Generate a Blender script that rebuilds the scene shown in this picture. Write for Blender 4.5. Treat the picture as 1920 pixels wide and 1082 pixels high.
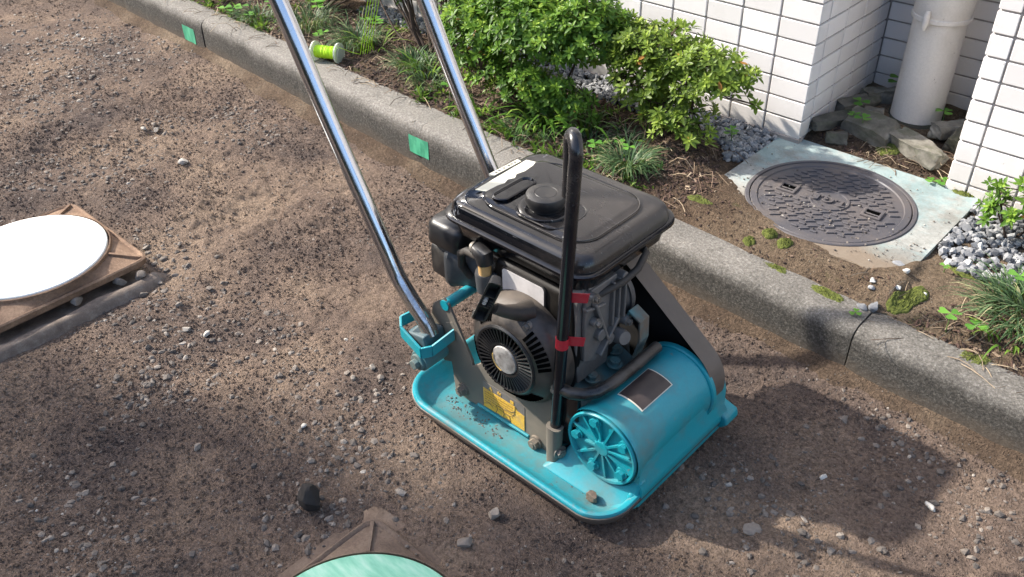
import bpy, bmesh, math, random
import numpy as np
from mathutils import Vector, Matrix
random.seed(7); np.random.seed(7)
rad = math.radians
for o in list(bpy.data.objects): bpy.data.objects.remove(o)
SC = bpy.context.scene
COL = SC.collection
# ------------------------------------------------------------------ camera, light, exposure
cam = bpy.data.objects.new('camera', bpy.data.cameras.new('camera')); COL.objects.link(cam)
RX = Vector((0.735323131, 0.677426947, -0.019814751))
RY = Vector((0.38922523, -0.446063906, -0.805934682))
RZ = Vector((-0.554800516, 0.584910014, -0.591672767))
M = Matrix.Identity(4)
for i in range(3):
    M[i][0] = RX[i]; M[i][1] = -RY[i]; M[i][2] = -RZ[i]
M[0][3], M[1][3], M[2][3] = 0.87443843, -1.97308394, 1.21320891
cam.matrix_world = M
cam.data.sensor_width = 36; cam.data.lens = 1700.305/1920*36
cam.data.clip_start = 0.02; cam.data.clip_end = 500
SC.camera = cam
SUN_AZ, SUN_EL = 20.5, 37.0            # light travels towards +X, a little +Y
w = bpy.data.worlds.new('World'); SC.world = w; w.use_nodes = True
nt = w.node_tree; bg = nt.nodes['Background']
sky = nt.nodes.new('ShaderNodeTexSky'); sky.sky_type = 'NISHITA'; sky.sun_disc = False
sky.sun_elevation = rad(SUN_EL); sky.sun_rotation = rad(270-SUN_AZ); sky.air_density = 1.0; sky.dust_density = 2.5; sky.ozone_density = 1.0
nt.links.new(sky.outputs[0], bg.inputs[0]); bg.inputs[1].default_value = 0.15
ld = bpy.data.lights.new('sun', 'SUN'); ld.energy = 3.3; ld.angle = rad(1.1); ld.color = (1, 0.94, 0.85)
sun = bpy.data.objects.new('sun', ld); COL.objects.link(sun)
td = Vector((math.cos(rad(SUN_AZ))*math.cos(rad(SUN_EL)), math.sin(rad(SUN_AZ))*math.cos(rad(SUN_EL)), -math.sin(rad(SUN_EL))))
sun.rotation_euler = (-td).to_track_quat('Z', 'Y').to_euler(); sun.location = (-4, -3, 5)
SC.view_settings.view_transform = 'Standard'; SC.view_settings.look = 'None'
SC.view_settings.gamma = 1; SC.view_settings.use_curve_mapping = False
SC.view_settings.exposure = 1.48

# ------------------------------------------------------------------ helpers
def tag(o, label=None, cat=None, group=None, kind=None):
    if label: o['label'] = label
    if cat: o['category'] = cat
    if group: o['group'] = group
    if kind: o['kind'] = kind
    return o
def empty(name, loc, label, cat, group=None):
    o = bpy.data.objects.new(name, None); COL.objects.link(o); o.location = loc; o.empty_display_size = .05
    bpy.context.view_layer.update()
    return tag(o, label, cat, group)
def wloc(o):
    l = Vector(o.location); p = o.parent
    while p: l = l + Vector(p.location) if False else l; p = None
    return l
def attach(o, parent):
    o.parent = parent
    root = parent
    while root.parent: root = root.parent
    # parents below the root sit at the world origin in mesh space, the root carries the offset
    if parent.parent is None and parent.type == 'EMPTY':
        o.matrix_parent_inverse = Matrix.Translation(-Vector(parent.location))
    return o
class MB:
    def __init__(s): s.v = []; s.f = []
    def add(s, v, f):
        n = len(s.v); s.v += [tuple(p) for p in v]; s.f += [tuple(i+n for i in q) for q in f]; return s
    def box(s, x0, x1, y0, y1, z0, z1):
        return s.add([(x0,y0,z0),(x1,y0,z0),(x1,y1,z0),(x0,y1,z0),(x0,y0,z1),(x1,y0,z1),(x1,y1,z1),(x0,y1,z1)],
                     [(0,3,2,1),(4,5,6,7),(0,1,5,4),(1,2,6,5),(2,3,7,6),(3,0,4,7)])
    def obox(s, c, size, R):
        c = Vector(c); v = []
        for z in (-1,1):
            for x,y in ((-1,-1),(1,-1),(1,1),(-1,1)):
                v.append(c + R @ Vector((x*size[0]/2, y*size[1]/2, z*size[2]/2)))
        return s.add(v, [(0,3,2,1),(4,5,6,7),(0,1,5,4),(1,2,6,5),(2,3,7,6),(3,0,4,7)])
    def loft(s, rings, cap=True, closed=False):
        n = len(rings[0]); b = len(s.v)
        for r in rings: s.v += [tuple(p) for p in r]
        m = len(rings)
        for i in range(m-1 if not closed else m):
            for j in range(n):
                a = b+i*n+j; a2 = b+i*n+(j+1) % n; c = b+((i+1) % m)*n+j; c2 = b+((i+1) % m)*n+(j+1) % n
                s.f.append((a, a2, c2, c))
        if cap and not closed:
            s.f.append(tuple(b+j for j in range(n))[::-1]); s.f.append(tuple(b+(m-1)*n+j for j in range(n)))
        return s
    def tube(s, pts, r, n=14, cap=True):
        pts = [Vector(p) for p in pts]; rings = []
        up = None
        for i, p in enumerate(pts):
            t = (pts[min(i+1, len(pts)-1)] - pts[max(i-1, 0)]).normalized()
            if up is None:
                up = t.orthogonal().normalized()
            up = (up - t*up.dot(t)).normalized(); q = t.cross(up)
            rr = r[i] if isinstance(r, (list, tuple)) else r
            rings.append([p + up*math.cos(2*math.pi*k/n)*rr + q*math.sin(2*math.pi*k/n)*rr for k in range(n)])
        return s.loft(rings, cap)
    def cyl(s, p0, p1, r, n=16): return s.tube([p0, p1], r, n)
    def lathe(s, prof, o, axis='Y', n=32, cap=True):
        rings = []
        for r, h in prof:
            ring = []
            for k in range(n):
                a = 2*math.pi*k/n; c, d = math.cos(a)*r, math.sin(a)*r
                if axis == 'Y': ring.append((o[0]+c, o[1]+h, o[2]+d))
                elif axis == 'X': ring.append((o[0]+h, o[1]+c, o[2]+d))
                else: ring.append((o[0]+c, o[1]+d, o[2]+h))
            rings.append(ring)
        return s.loft(rings, cap)
    def prism(s, poly, axis, a0, a1):
        def P(u, v, a): return {'Y': (u, a, v), 'X': (a, u, v), 'Z': (u, v, a)}[axis]
        return s.loft([[P(u, v, a0) for u, v in poly], [P(u, v, a1) for u, v in poly]])
    def bolt(s, c, d, r=.009, h=.007):
        """hexagon head on a washer, c = seat, d = outward direction"""
        c = Vector(c); d = Vector(d).normalized()
        s.tube([c, c+d*.002], r*1.45, 16); s.tube([c+d*.002, c+d*(.002+h)], r, 6)
        s.tube([c+d*(.002+h), c+d*(.0035+h)], r*.5, 8)
        return s
    def build(s, name, mat, parent=None, bevel=0, ang=35, seg=2, smooth=True, sub=0):
        me = bpy.data.meshes.new(name); me.from_pydata(s.v, [], s.f)
        bm = bmesh.new(); bm.from_mesh(me); bmesh.ops.recalc_face_normals(bm, faces=bm.faces); bm.to_mesh(me); bm.free()
        if smooth:
            me.shade_smooth()
            me.set_sharp_from_angle(angle=rad(ang))
        o = bpy.data.objects.new(name, me); COL.objects.link(o)
        if mat: me.materials.append(mat)
        if bevel:
            b = o.modifiers.new('bevel', 'BEVEL'); b.width = bevel; b.segments = seg; b.limit_method = 'ANGLE'; b.angle_limit = rad(30)
            b.harden_normals = False
            me.set_sharp_from_angle(angle=rad(180))
            me.shade_smooth()
            wn = o.modifiers.new('wn', 'WEIGHTED_NORMAL'); wn.keep_sharp = False
        if sub:
            b = o.modifiers.new('sub', 'SUBSURF'); b.levels = b.render_levels = sub
        if parent: attach(o, parent)
        return o
def rrect(x0, x1, y0, y1, r, n=6):
    pts = []
    for cx, cy, a0 in ((x1-r, y0+r, -90), (x1-r, y1-r, 0), (x0+r, y1-r, 90), (x0+r, y0+r, 180)):
        for k in range(n+1):
            a = rad(a0+90*k/n); pts.append((cx+r*math.cos(a), cy+r*math.sin(a)))
    return pts
def fast_mesh(name, V, F, mat, tint=None, smooth=False, parent=None):
    """V (n,3), F (m,k) numpy arrays, tint per vertex"""
    me = bpy.data.meshes.new(name); k = F.shape[1]
    me.vertices.add(len(V)); me.vertices.foreach_set('co', V.astype(np.float32).ravel())
    me.loops.add(F.size); me.loops.foreach_set('vertex_index', F.astype(np.int32).ravel())
    me.polygons.add(len(F)); me.polygons.foreach_set('loop_start', np.arange(0, F.size, k, dtype=np.int32))
    me.polygons.foreach_set('use_smooth', np.full(len(F), smooth, dtype=bool))
    me.update(calc_edges=True)
    if tint is not None:
        a = me.attributes.new('tint', 'FLOAT', 'POINT'); a.data.foreach_set('value', tint.astype(np.float32))
    me.materials.append(mat)
    o = bpy.data.objects.new(name, me); COL.objects.link(o)
    if parent: attach(o, parent)
    return o
def cat_rand(shape, lo, hi): return lo+(hi-lo)*np.random.rand(*shape)
# value noise in numpy
_perm = np.random.RandomState(3).rand(256, 256)
def vnoise(x, y):
    xi = np.floor(x).astype(int); yi = np.floor(y).astype(int); fx = x-xi; fy = y-yi
    fx = fx*fx*(3-2*fx); fy = fy*fy*(3-2*fy)
    g = lambda a, b: _perm[a % 256, b % 256]
    return (g(xi, yi)*(1-fx)+g(xi+1, yi)*fx)*(1-fy)+(g(xi, yi+1)*(1-fx)+g(xi+1, yi+1)*fx)*fy
def fbm(x, y, o=4):
    s = 0; a = 1; t = 0
    for i in range(o):
        s = s+a*vnoise(x*2**i+17*i, y*2**i+5*i); t += a; a *= .5
    return s/t-.5

# ------------------------------------------------------------------ materials
def mat(name):
    m = bpy.data.materials.new(name); m.use_nodes = True
    n = m.node_tree; b = n.nodes['Principled BSDF']
    return m, n, b
def N(n, t, **k):
    x = n.nodes.new(t)
    for a, v in k.items():
        if a in x.inputs: x.inputs[a].default_value = v
        else: setattr(x, a, v)
    return x
def coords(n):
    return n.nodes.new('ShaderNodeTexCoord').outputs['Object']
def noise(n, vec, scale, detail=6, rough=.6):
    x = N(n, 'ShaderNodeTexNoise', Scale=scale, Detail=detail, Roughness=rough); n.links.new(vec, x.inputs['Vector']); return x.outputs['Fac']
def ramp(n, fac, stops, interp='LINEAR'):
    r = n.nodes.new('ShaderNodeValToRGB'); r.color_ramp.interpolation = interp
    e = r.color_ramp.elements
    while len(e) < len(stops): e.new(.5)
    for q, (p, c) in zip(e, stops):
        q.position = p; q.color = (*c, 1) if len(c) == 3 else c
    n.links.new(fac, r.inputs[0]); return r.outputs[0]
def mix(n, fac, a, b, mode='MIX'):
    x = n.nodes.new('ShaderNodeMix'); x.data_type = 'RGBA'; x.blend_type = mode
    for i, v in ((0, fac), (6, a), (7, b)):
        if isinstance(v, bpy.types.NodeSocket): n.links.new(v, x.inputs[i])
        else: x.inputs[i].default_value = v if i == 0 else ((*v, 1) if len(v) == 3 else v)
    return x.outputs[2]
def bump(n, b, h, strength=.3, dist=.002):
    x = N(n, 'ShaderNodeBump', Strength=strength, Distance=dist); n.links.new(h, x.inputs['Height']); n.links.new(x.outputs[0], b.inputs['Normal']); return x
def math_(n, op, a, b=None):
    x = n.nodes.new('ShaderNodeMath'); x.operation = op
    for i, v in ((0, a), (1, b)):
        if v is None: continue
        if isinstance(v, bpy.types.NodeSocket): n.links.new(v, x.inputs[i])
        else: x.inputs[i].default_value = v
    return x.outputs[0]

DUST = (.15, .118, .088)
def painted(name, col, rough=.35, dust=.3, dustcol=DUST, metallic=0, scale=9, top=0.0, chips=None, coat=0, spec=.5, bumps=.15):
    """painted or cast surface with dust lying in noise patches and more on upward faces"""
    m, n, b = mat(name); v = coords(n)
    big = noise(n, v, scale, 8, .65); fine = noise(n, v, scale*28, 4, .7)
    fac = ramp(n, big, [(.54-dust*.30, (0, 0, 0)), (.88-dust*.35, (1, 1, 1))])
    if top:
        g = n.nodes.new('ShaderNodeNewGeometry'); s = n.nodes.new('ShaderNodeSeparateXYZ'); n.links.new(g.outputs['Normal'], s.inputs[0])
        up = math_(n, 'MULTIPLY', math_(n, 'MAXIMUM', s.outputs[2], 0), top*.6)
        fac = math_(n, 'MINIMUM', math_(n, 'ADD', math_(n, 'MULTIPLY', fac, .6+dust), math_(n, 'MULTIPLY', up, fine)), 1)
    else: fac = math_(n, 'MULTIPLY', fac, min(1, .45+dust))
    c = mix(n, fac, mix(n, fine, tuple(x*.82 for x in col), tuple(min(1, x*1.15) for x in col)), dustcol)
    if chips:
        cf = ramp(n, noise(n, v, 55, 5, .7), [(.66, (0, 0, 0)), (.7, (1, 1, 1))]); c = mix(n, cf, c, chips)
    n.links.new(c, b.inputs['Base Color'])
    r = math_(n, 'ADD', math_(n, 'MULTIPLY', fac, .5), math_(n, 'ADD', math_(n, 'MULTIPLY', fine, .22), rough-.1)); n.links.new(math_(n, 'MINIMUM', r, .95), b.inputs['Roughness'])
    b.inputs['Metallic'].default_value = metallic; b.inputs['Coat Weight'].default_value = coat; b.inputs['Coat Roughness'].default_value = .12
    b.inputs['Specular IOR Level'].default_value = spec
    bump(n, b, noise(n, v, 420, 3, .6), bumps, .0006)
    return m
TEAL = (.006, .275, .325)
M_teal = painted('teal_paint', TEAL, .38, .22, top=.22, chips=(.13, .20, .19))
M_teal_dusty = painted('teal_paint_dusty', (.04, .22, .25), .5, .75)
M_dustplate = painted('dusty_side_plate', (.11, .10, .085), .55, .6, dustcol=(.2, .165, .125))
M_black = painted('black_tank_enamel', (.005, .005, .006), .10, .10, dustcol=(.06, .052, .046), scale=7, bumps=.05)
def scratched_black():
    m, n, b = mat('black_tank_top'); v = coords(n)
    s = n.nodes.new('ShaderNodeSeparateXYZ'); n.links.new(v, s.inputs[0])
    big = noise(n, v, 7, 8, .7); fine = noise(n, v, 300, 4, .7)
    grad = math_(n, 'ADD', math_(n, 'MULTIPLY', s.outputs[0], 1.7), math_(n, 'MULTIPLY', math_(n, 'ADD', s.outputs[1], .97), 1.6))
    dust = math_(n, 'ADD', grad, math_(n, 'MULTIPLY', big, .8))
    f = ramp(n, dust, [(.30, (0, 0, 0)), (.85, (1, 1, 1))])
    c = mix(n, math_(n, 'MULTIPLY', f, .7), (.0035, .004, .0055), (.060, .052, .046))
    mp = N(n, 'ShaderNodeMapping'); mp.inputs['Scale'].default_value = (6, 90, 40); mp.inputs['Rotation'].default_value = (0, 0, .5); n.links.new(v, mp.inputs[0])
    scr = ramp(n, noise(n, mp.outputs[0], 5, 4, .6), [(.66, (0, 0, 0)), (.69, (1, 1, 1))])
    c = mix(n, math_(n, 'MULTIPLY', scr, .4), c, (.25, .25, .26))
    mp2 = N(n, 'ShaderNodeMapping'); mp2.inputs['Scale'].default_value = (70, 14, 30); mp2.inputs['Rotation'].default_value = (0, 0, .35); n.links.new(v, mp2.inputs[0])
    lf = ramp(n, math_(n, 'ADD', s.outputs[0], .2), [(.09, (1, 1, 1)), (.13, (0, 0, 0))])
    sc2 = ramp(n, noise(n, mp2.outputs[0], 2.2, 4, .6), [(.60, (0, 0, 0)), (.64, (1, 1, 1))]); c = mix(n, math_(n, 'MULTIPLY', math_(n, 'MULTIPLY', sc2, lf), .5), c, (.32, .33, .36))
    n.links.new(c, b.inputs['Base Color'])
    n.links.new(math_(n, 'ADD', math_(n, 'MULTIPLY', f, .30), math_(n, 'ADD', math_(n, 'MULTIPLY', fine, .06), .03)), b.inputs['Roughness'])
    bump(n, b, noise(n, v, 25, 2, .5), .05, .004)
    return m
M_tank = scratched_black()
M_blkplastic = painted('black_plastic', (.012, .012, .013), .38, .25, dustcol=(.09, .078, .065), scale=14)
M_blkdusty = painted('black_dusty_shroud', (.014, .0125, .011), .36, .42, dustcol=(.085, .066, .050), scale=10)
M_pit_shade = None
M_alu = painted('cast_aluminium', (.17, .165, .16), .48, .35, dustcol=(.13, .11, .09), metallic=.35, scale=18, bumps=.5)
M_grey = painted('dark_grey_plastic', (.05, .053, .057), .45, .3, dustcol=(.14, .12, .1))
M_steel = painted('dull_steel_bolt', (.26, .25, .23), .4, .5, metallic=.6)
M_guardband = painted('brown_dusty_guard', (.075, .06, .048), .42, .6, dustcol=(.15, .12, .095), coat=.2)
M_rubber = painted('dark_rubber', (.02, .019, .018), .6, .4)
M_red = painted('red_tape', (.42, .015, .03), .4, .15, dustcol=(.3, .1, .1), scale=30)
def chrome():
    m, n, b = mat('chromed_tube'); v = coords(n)
    b.inputs['Metallic'].default_value = 1
    f = noise(n, v, 14, 5, .6); g = noise(n, v, 260, 3, .6)
    n.links.new(mix(n, f, (.62, .62, .63), (.72, .72, .72)), b.inputs['Base Color'])
    n.links.new(math_(n, 'ADD', math_(n, 'MULTIPLY', f, .12), math_(n, 'ADD', math_(n, 'MULTIPLY', g, .12), .07)), b.inputs['Roughness'])
    q = n.nodes.new('ShaderNodeSeparateXYZ'); n.links.new(v, q.inputs[0])
    du = math_(n, 'ADD', math_(n, 'MULTIPLY', q.outputs[2], -1.1), math_(n, 'MULTIPLY', noise(n, v, 22, 8, .75), .7)); fq = ramp(n, du, [(.06, (0, 0, 0)), (.20, (1, 1, 1))])
    pt = ramp(n, noise(n, v, 60, 6, .7), [(.60, (0, 0, 0)), (.70, (1, 1, 1))]); fq = math_(n, 'MAXIMUM', math_(n, 'MULTIPLY', fq, .7), math_(n, 'MULTIPLY', pt, .35))
    d2 = n.nodes.new('ShaderNodeBsdfDiffuse'); d2.inputs[0].default_value = (.17, .135, .105, 1); ms = n.nodes.new('ShaderNodeMixShader')
    n.links.new(fq, ms.inputs[0]); n.links.new(b.outputs[0], ms.inputs[1]); n.links.new(d2.outputs[0], ms.inputs[2]); n.links.new(ms.outputs[0], n.nodes['Material Output'].inputs[0])
    bump(n, b, g, .03, .0004)
    return m
M_chrome = chrome()
def simple(name, col, rough=.6, metallic=0, var=.15, scale=40, bumps=.2, bscale=200, **k):
    m, n, b = mat(name); v = coords(n)
    f = noise(n, v, scale, 6, .65)
    n.links.new(mix(n, f, tuple(max(0, c*(1-var*2)) for c in col), tuple(min(1, c*(1+var*2)) for c in col)), b.inputs['Base Color'])
    b.inputs['Roughness'].default_value = rough; b.inputs['Metallic'].default_value = metallic
    for a, x in k.items(): b.inputs[a.replace('_', ' ')].default_value = x
    if bumps: bump(n, b, noise(n, v, bscale, 3, .6), bumps, .001)
    return m
M_pit_shade = simple('recess_shade_black', (.0025, .0025, .0025), .9, bumps=0, Specular_IOR_Level=0.0)  # near-black colour that paints in the shade of holes and wells
M_paper = simple('worn_paper_label', (.72, .68, .58), .55, var=.08, bumps=.02)
M_silverlabel = simple('dusty_silver_label', (.56, .53, .51), .36, var=.22, scale=26, bumps=.03)
M_amber = simple('amber_filter_bowl', (.55, .34, .14), .25, var=.1, bumps=0)

def tint_mat(name, stops, rough=.9, extra=None, trans=0, bumps=.4, bscale=500, attr='tint', speck=.35, sheen=0):
    m, n, b = mat(name); v = coords(n)
    a = n.nodes.new('ShaderNodeAttribute'); a.attribute_name = attr
    c = ramp(n, a.outputs['Fac'], stops)
    f = noise(n, v, bscale*.5, 4, .7)
    c = mix(n, speck, c, mix(n, f, (0, 0, 0), (1, 1, 1)), 'OVERLAY')
    n.links.new(c, b.inputs['Base Color']); b.inputs['Roughness'].default_value = rough
    if trans: b.inputs['Specular IOR Level'].default_value = .25
    if bumps: bump(n, b, noise(n, v, bscale, 3, .6), bumps, .001)
    if trans:
        t = n.nodes.new('ShaderNodeBsdfTranslucent'); n.links.new(mix(n, .4, c, (.30, .42, .06), 'MIX'), t.inputs[0])
        ms = n.nodes.new('ShaderNodeMixShader'); ms.inputs[0].default_value = trans
        n.links.new(b.outputs[0], ms.inputs[1]); n.links.new(t.outputs[0], ms.inputs[2])
        n.links.new(ms.outputs[0], n.nodes['Material Output'].inputs[0])
    return m
def soil_mat(name, cols, speckle=(.22, .2, .18), moss=0):
    m, n, b = mat(name); v = coords(n)
    c1 = ramp(n, noise(n, v, 2.6, 9, .62), [(.36, cols[0]), (.5, cols[1]), (.64, cols[2])])
    mid = noise(n, v, 26, 8, .7)
    c2 = mix(n, .55, c1, mix(n, mid, (.25, .25, .25), (.8, .78, .75)), 'OVERLAY')
    fine = noise(n, v, 150, 8, .85)
    c3 = mix(n, .7, c2, ramp(n, fine, [(.36, (.08, .08, .08)), (.5, (.5, .5, .5)), (.64, (.95, .95, .95))]), 'OVERLAY')
    vor = N(n, 'ShaderNodeTexVoronoi', Scale=210.0); n.links.new(v, vor.inputs['Vector'])
    sp = ramp(n, vor.outputs['Color'], [(.80, (0, 0, 0)), (.86, (1, 1, 1))])
    near = ramp(n, vor.outputs['Distance'], [(.25, (1, 1, 1)), (.38, (0, 0, 0))])
    c4 = mix(n, math_(n, 'MULTIPLY', math_(n, 'MULTIPLY', sp, near), .8), c3, speckle)
    if moss:
        mf = ramp(n, noise(n, v, 9, 5, .6), [(.6, (0, 0, 0)), (.68, (1, 1, 1))]); c4 = mix(n, math_(n, 'MULTIPLY', mf, moss), c4, (.055, .075, .015))
    n.links.new(c4, b.inputs['Base Color']); b.inputs['Roughness'].default_value = .95; b.inputs['Specular IOR Level'].default_value = .2
    h = math_(n, 'ADD', math_(n, 'MULTIPLY', mid, 1.2), math_(n, 'ADD', fine, math_(n, 'MULTIPLY', near, .5)))
    bump(n, b, h, 1.0, .009)
    return m
M_road = soil_mat('packed_road_soil', [(.100, .077, .068), (.180, .132, .104), (.27, .20, .148)])
M_bed = soil_mat('planting_bed_soil', [(.055, .038, .027), (.115, .080, .054), (.19, .142, .098)], (.3, .27, .22), moss=.6)
def kerb_mat():
    m, n, b = mat('weathered_kerb_concrete'); v = coords(n)
    s = n.nodes.new('ShaderNodeSeparateXYZ'); n.links.new(v, s.inputs[0])
    big = noise(n, v, 11, 8, .7); fine = noise(n, v, 190, 8, .85)
    base = ramp(n, fine, [(.34, (.075, .068, .06)), (.46, (.175, .160, .14)), (.56, (.26, .243, .215)), (.66, (.46, .44, .41))])
    # black growth clings to the outer face of the blocks (stain with a ragged upper edge)
    hz = math_(n, 'ADD', s.outputs[2], math_(n, 'MULTIPLY', math_(n, 'SUBTRACT', big, .5), .075))
    st = ramp(n, hz, [(.094, (1, 1, 1)), (.138, (0, 0, 0))])
    c = mix(n, math_(n, 'MULTIPLY', st, .92), base, ramp(n, fine, [(.38, (.010, .009, .008)), (.5, (.045, .041, .034)), (.58, (.105, .096, .082)), (.66, (.24, .225, .20))]))
    mud = ramp(n, hz, [(.022, (1, 1, 1)), (.066, (0, 0, 0))])
    c = mix(n, math_(n, 'MULTIPLY', mud, .85), c, mix(n, noise(n, v, 60, 6, .7), (.05, .036, .026), (.15, .115, .08)))
    n.links.new(c, b.inputs['Base Color']); b.inputs['Roughness'].default_value = .92
    bump(n, b, math_(n, 'ADD', fine, math_(n, 'MULTIPLY', noise(n, v, 90, 5, .7), .8)), .75, .004)
    return m
M_kerb = kerb_mat()
def slab_mat():
    m, n, b = mat('pale_concrete_surround'); v = coords(n)
    s = n.nodes.new('ShaderNodeSeparateXYZ'); n.links.new(v, s.inputs[0])
    big = noise(n, v, 8, 8, .7); fine = noise(n, v, 160, 5, .75)
    c = mix(n, ramp(n, big, [(.38, (0, 0, 0)), (.6, (1, 1, 1))]), mix(n, fine, (.10, .10, .088), (.30, .30, .275)), mix(n, fine, (.25, .255, .235), (.50, .505, .475)))
    gb = ramp(n, math_(n, 'ADD', noise(n, v, 13, 6, .7), math_(n, 'MULTIPLY', s.outputs[1], .5)), [(.36, (0, 0, 0)), (.52, (1, 1, 1))])
    c = mix(n, math_(n, 'MULTIPLY', gb, .38), c, (.22, .40, .42))
    mud = ramp(n, math_(n, 'ADD', math_(n, 'MULTIPLY', s.outputs[1], -2.2), math_(n, 'MULTIPLY', big, .5)), [(.85, (0, 0, 0)), (1.05, (1, 1, 1))])
    c = mix(n, math_(n, 'MULTIPLY', mud, .85), c, (.16, .115, .075))
    n.links.new(c, b.inputs['Base Color']); b.inputs['Roughness'].default_value = .85
    bump(n, b, fine, .4, .002)
    return m
M_slab = slab_mat()
def tile_mat():
    m, n, b = mat('white_glazed_tile'); v = coords(n)
    g = n.nodes.new('ShaderNodeNewGeometry'); oi = n.nodes.new('ShaderNodeObjectInfo')
    pos = g.outputs['Position']
    c = mix(n, oi.outputs['Random'], (.72, .69, .67), (.83, .80, .78))
    sp = ramp(n, noise(n, pos, 95, 4, .6), [(.70, (0, 0, 0)), (.74, (1, 1, 1))])
    c = mix(n, math_(n, 'MULTIPLY', sp, .5), c, (.35, .31, .28))
    s = n.nodes.new('ShaderNodeSeparateXYZ'); n.links.new(pos, s.inputs[0])
    low = ramp(n, math_(n, 'ADD', s.outputs[2], math_(n, 'MULTIPLY', noise(n, pos, 14, 7, .75), .20)), [(.24, (1, 1, 1)), (.36, (0, 0, 0))])
    smear = ramp(n, noise(n, pos, 7, 7, .75), [(.52, (0, 0, 0)), (.66, (1, 1, 1))]); c = mix(n, math_(n, 'MULTIPLY', smear, .22), c, (.50, .46, .42))
    c = mix(n, math_(n, 'MULTIPLY', low, .45), c, (.40, .34, .26))
    n.links.new(c, b.inputs['Base Color']); b.inputs['Roughness'].default_value = .28
    bump(n, b, noise(n, pos, 60, 2, .5), .05, .002)
    return m
M_tile = tile_mat()
M_grout = simple('grey_tile_grout', (.36, .33, .31), .95, var=.25, scale=60, bumps=.5)
M_pipe = painted('cream_pipe_paint', (.68, .64, .59), .42, .30, dustcol=(.46, .41, .34), scale=7, bumps=.1, chips=(.30, .25, .2))
def rust(name, cols, sc=14):
    m, n, b = mat(name); v = coords(n)
    f = noise(n, v, sc, 9, .7); g = noise(n, v, sc*16, 5, .75)
    c = ramp(n, f, [(.32, cols[0]), (.5, cols[1]), (.68, cols[2])])
    c = mix(n, .6, c, mix(n, g, (.15, .15, .15), (.85, .85, .85)), 'OVERLAY')
    n.links.new(c, b.inputs['Base Color']); b.inputs['Roughness'].default_value = .85
    bump(n, b, math_(n, 'ADD', f, g), .5, .003)
    return m
M_rust = rust('rusty_cast_iron', [(.10, .060, .038), (.19, .115, .070), (.30, .195, .125)])
M_rustdirt = rust('dirt_covered_iron', [(.085, .058, .042), (.135, .093, .067), (.19, .138, .10)])
M_mortar = rust('grey_mortar', [(.10, .076, .06), (.165, .127, .10), (.25, .205, .165)], 30)
M_lid = painted('cast_iron_lid', (.080, .078, .088), .5, .35, dustcol=(.15, .12, .10), metallic=.2, scale=6, bumps=.3)
M_mint = None
def film(name, a, b_, c_):
    m, n, b = mat(name); v = coords(n)
    mp = N(n, 'ShaderNodeMapping'); mp.inputs['Scale'].default_value = (3, 14, 1); mp.inputs['Rotation'].default_value = (0, 0, .9); n.links.new(v, mp.inputs[0])
    f = noise(n, mp.outputs[0], 4, 5, .6)
    n.links.new(ramp(n, f, [(.36, a), (.5, b_), (.64, c_)], 'LINEAR'), b.inputs['Base Color'])
    b.inputs['Roughness'].default_value = .6; b.inputs['Specular IOR Level'].default_value = .3
    bump(n, b, f, .5, .004)
    return m
M_whitefilm = film('white_masking_film', (.70, .72, .66), (.80, .81, .76), (.85, .85, .80))
M_mint = film('mint_masking_tape', (.16, .43, .29), (.24, .53, .37), (.36, .60, .46))
M_greentape = film('green_tape', (.06, .33, .19), (.08, .38, .22), (.12, .44, .27))
M_stone = tint_mat('loose_stones', [(0, (.06, .051, .045)), (.35, (.15, .125, .104)), (.75, (.245, .21, .175)), (.92, (.36, .33, .285)), (1, (.50, .47, .42))], .85)
M_gravel = tint_mat('grey_crushed_gravel', [(0, (.06, .062, .068)), (.4, (.18, .185, .195)), (.8, (.32, .32, .32)), (1, (.55, .54, .5))], .85)
M_bark = tint_mat('bark_mulch', [(0, (.022, .012, .009)), (.5, (.075, .042, .03)), (.85, (.14, .085, .06)), (1, (.3, .23, .16))], .9)
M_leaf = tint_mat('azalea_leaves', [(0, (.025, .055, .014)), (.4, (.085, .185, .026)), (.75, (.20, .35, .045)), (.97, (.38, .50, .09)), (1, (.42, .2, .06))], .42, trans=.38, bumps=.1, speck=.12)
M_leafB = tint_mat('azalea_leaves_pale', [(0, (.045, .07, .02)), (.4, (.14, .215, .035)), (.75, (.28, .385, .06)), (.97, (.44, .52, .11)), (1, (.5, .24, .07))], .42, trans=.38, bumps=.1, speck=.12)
M_grass = tint_mat('dark_mondo_grass', [(0, (.025, .055, .025)), (.5, (.06, .12, .05)), (.85, (.15, .22, .10)), (1, (.4, .36, .2))], .45, trans=.2, bumps=.1, speck=.1)
M_herb = tint_mat('bright_broad_grass', [(0, (.04, .10, .015)), (.5, (.09, .20, .025)), (1, (.24, .36, .06))], .45, trans=.35, bumps=.1, speck=.1)
M_clover = tint_mat('clover_leaf', [(0, (.06, .20, .03)), (1, (.17, .38, .06))], .5, trans=.35, bumps=.1, speck=.1)
M_stem = simple('brown_stem', (.06, .038, .026), .85, var=.3)
M_greenstem = simple('green_stalk', (.10, .17, .04), .6, var=.2, bumps=0)
M_moss = tint_mat('cushion_moss', [(0, (.04, .05, .01)), (1, (.13, .15, .025))], 1, bumps=1, bscale=300, speck=.6)
M_rock = tint_mat('broken_concrete', [(0, (.04, .038, .030)), (.5, (.13, .12, .098)), (1, (.30, .28, .24))], .95, bumps=.9, bscale=140, speck=.6)
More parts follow.
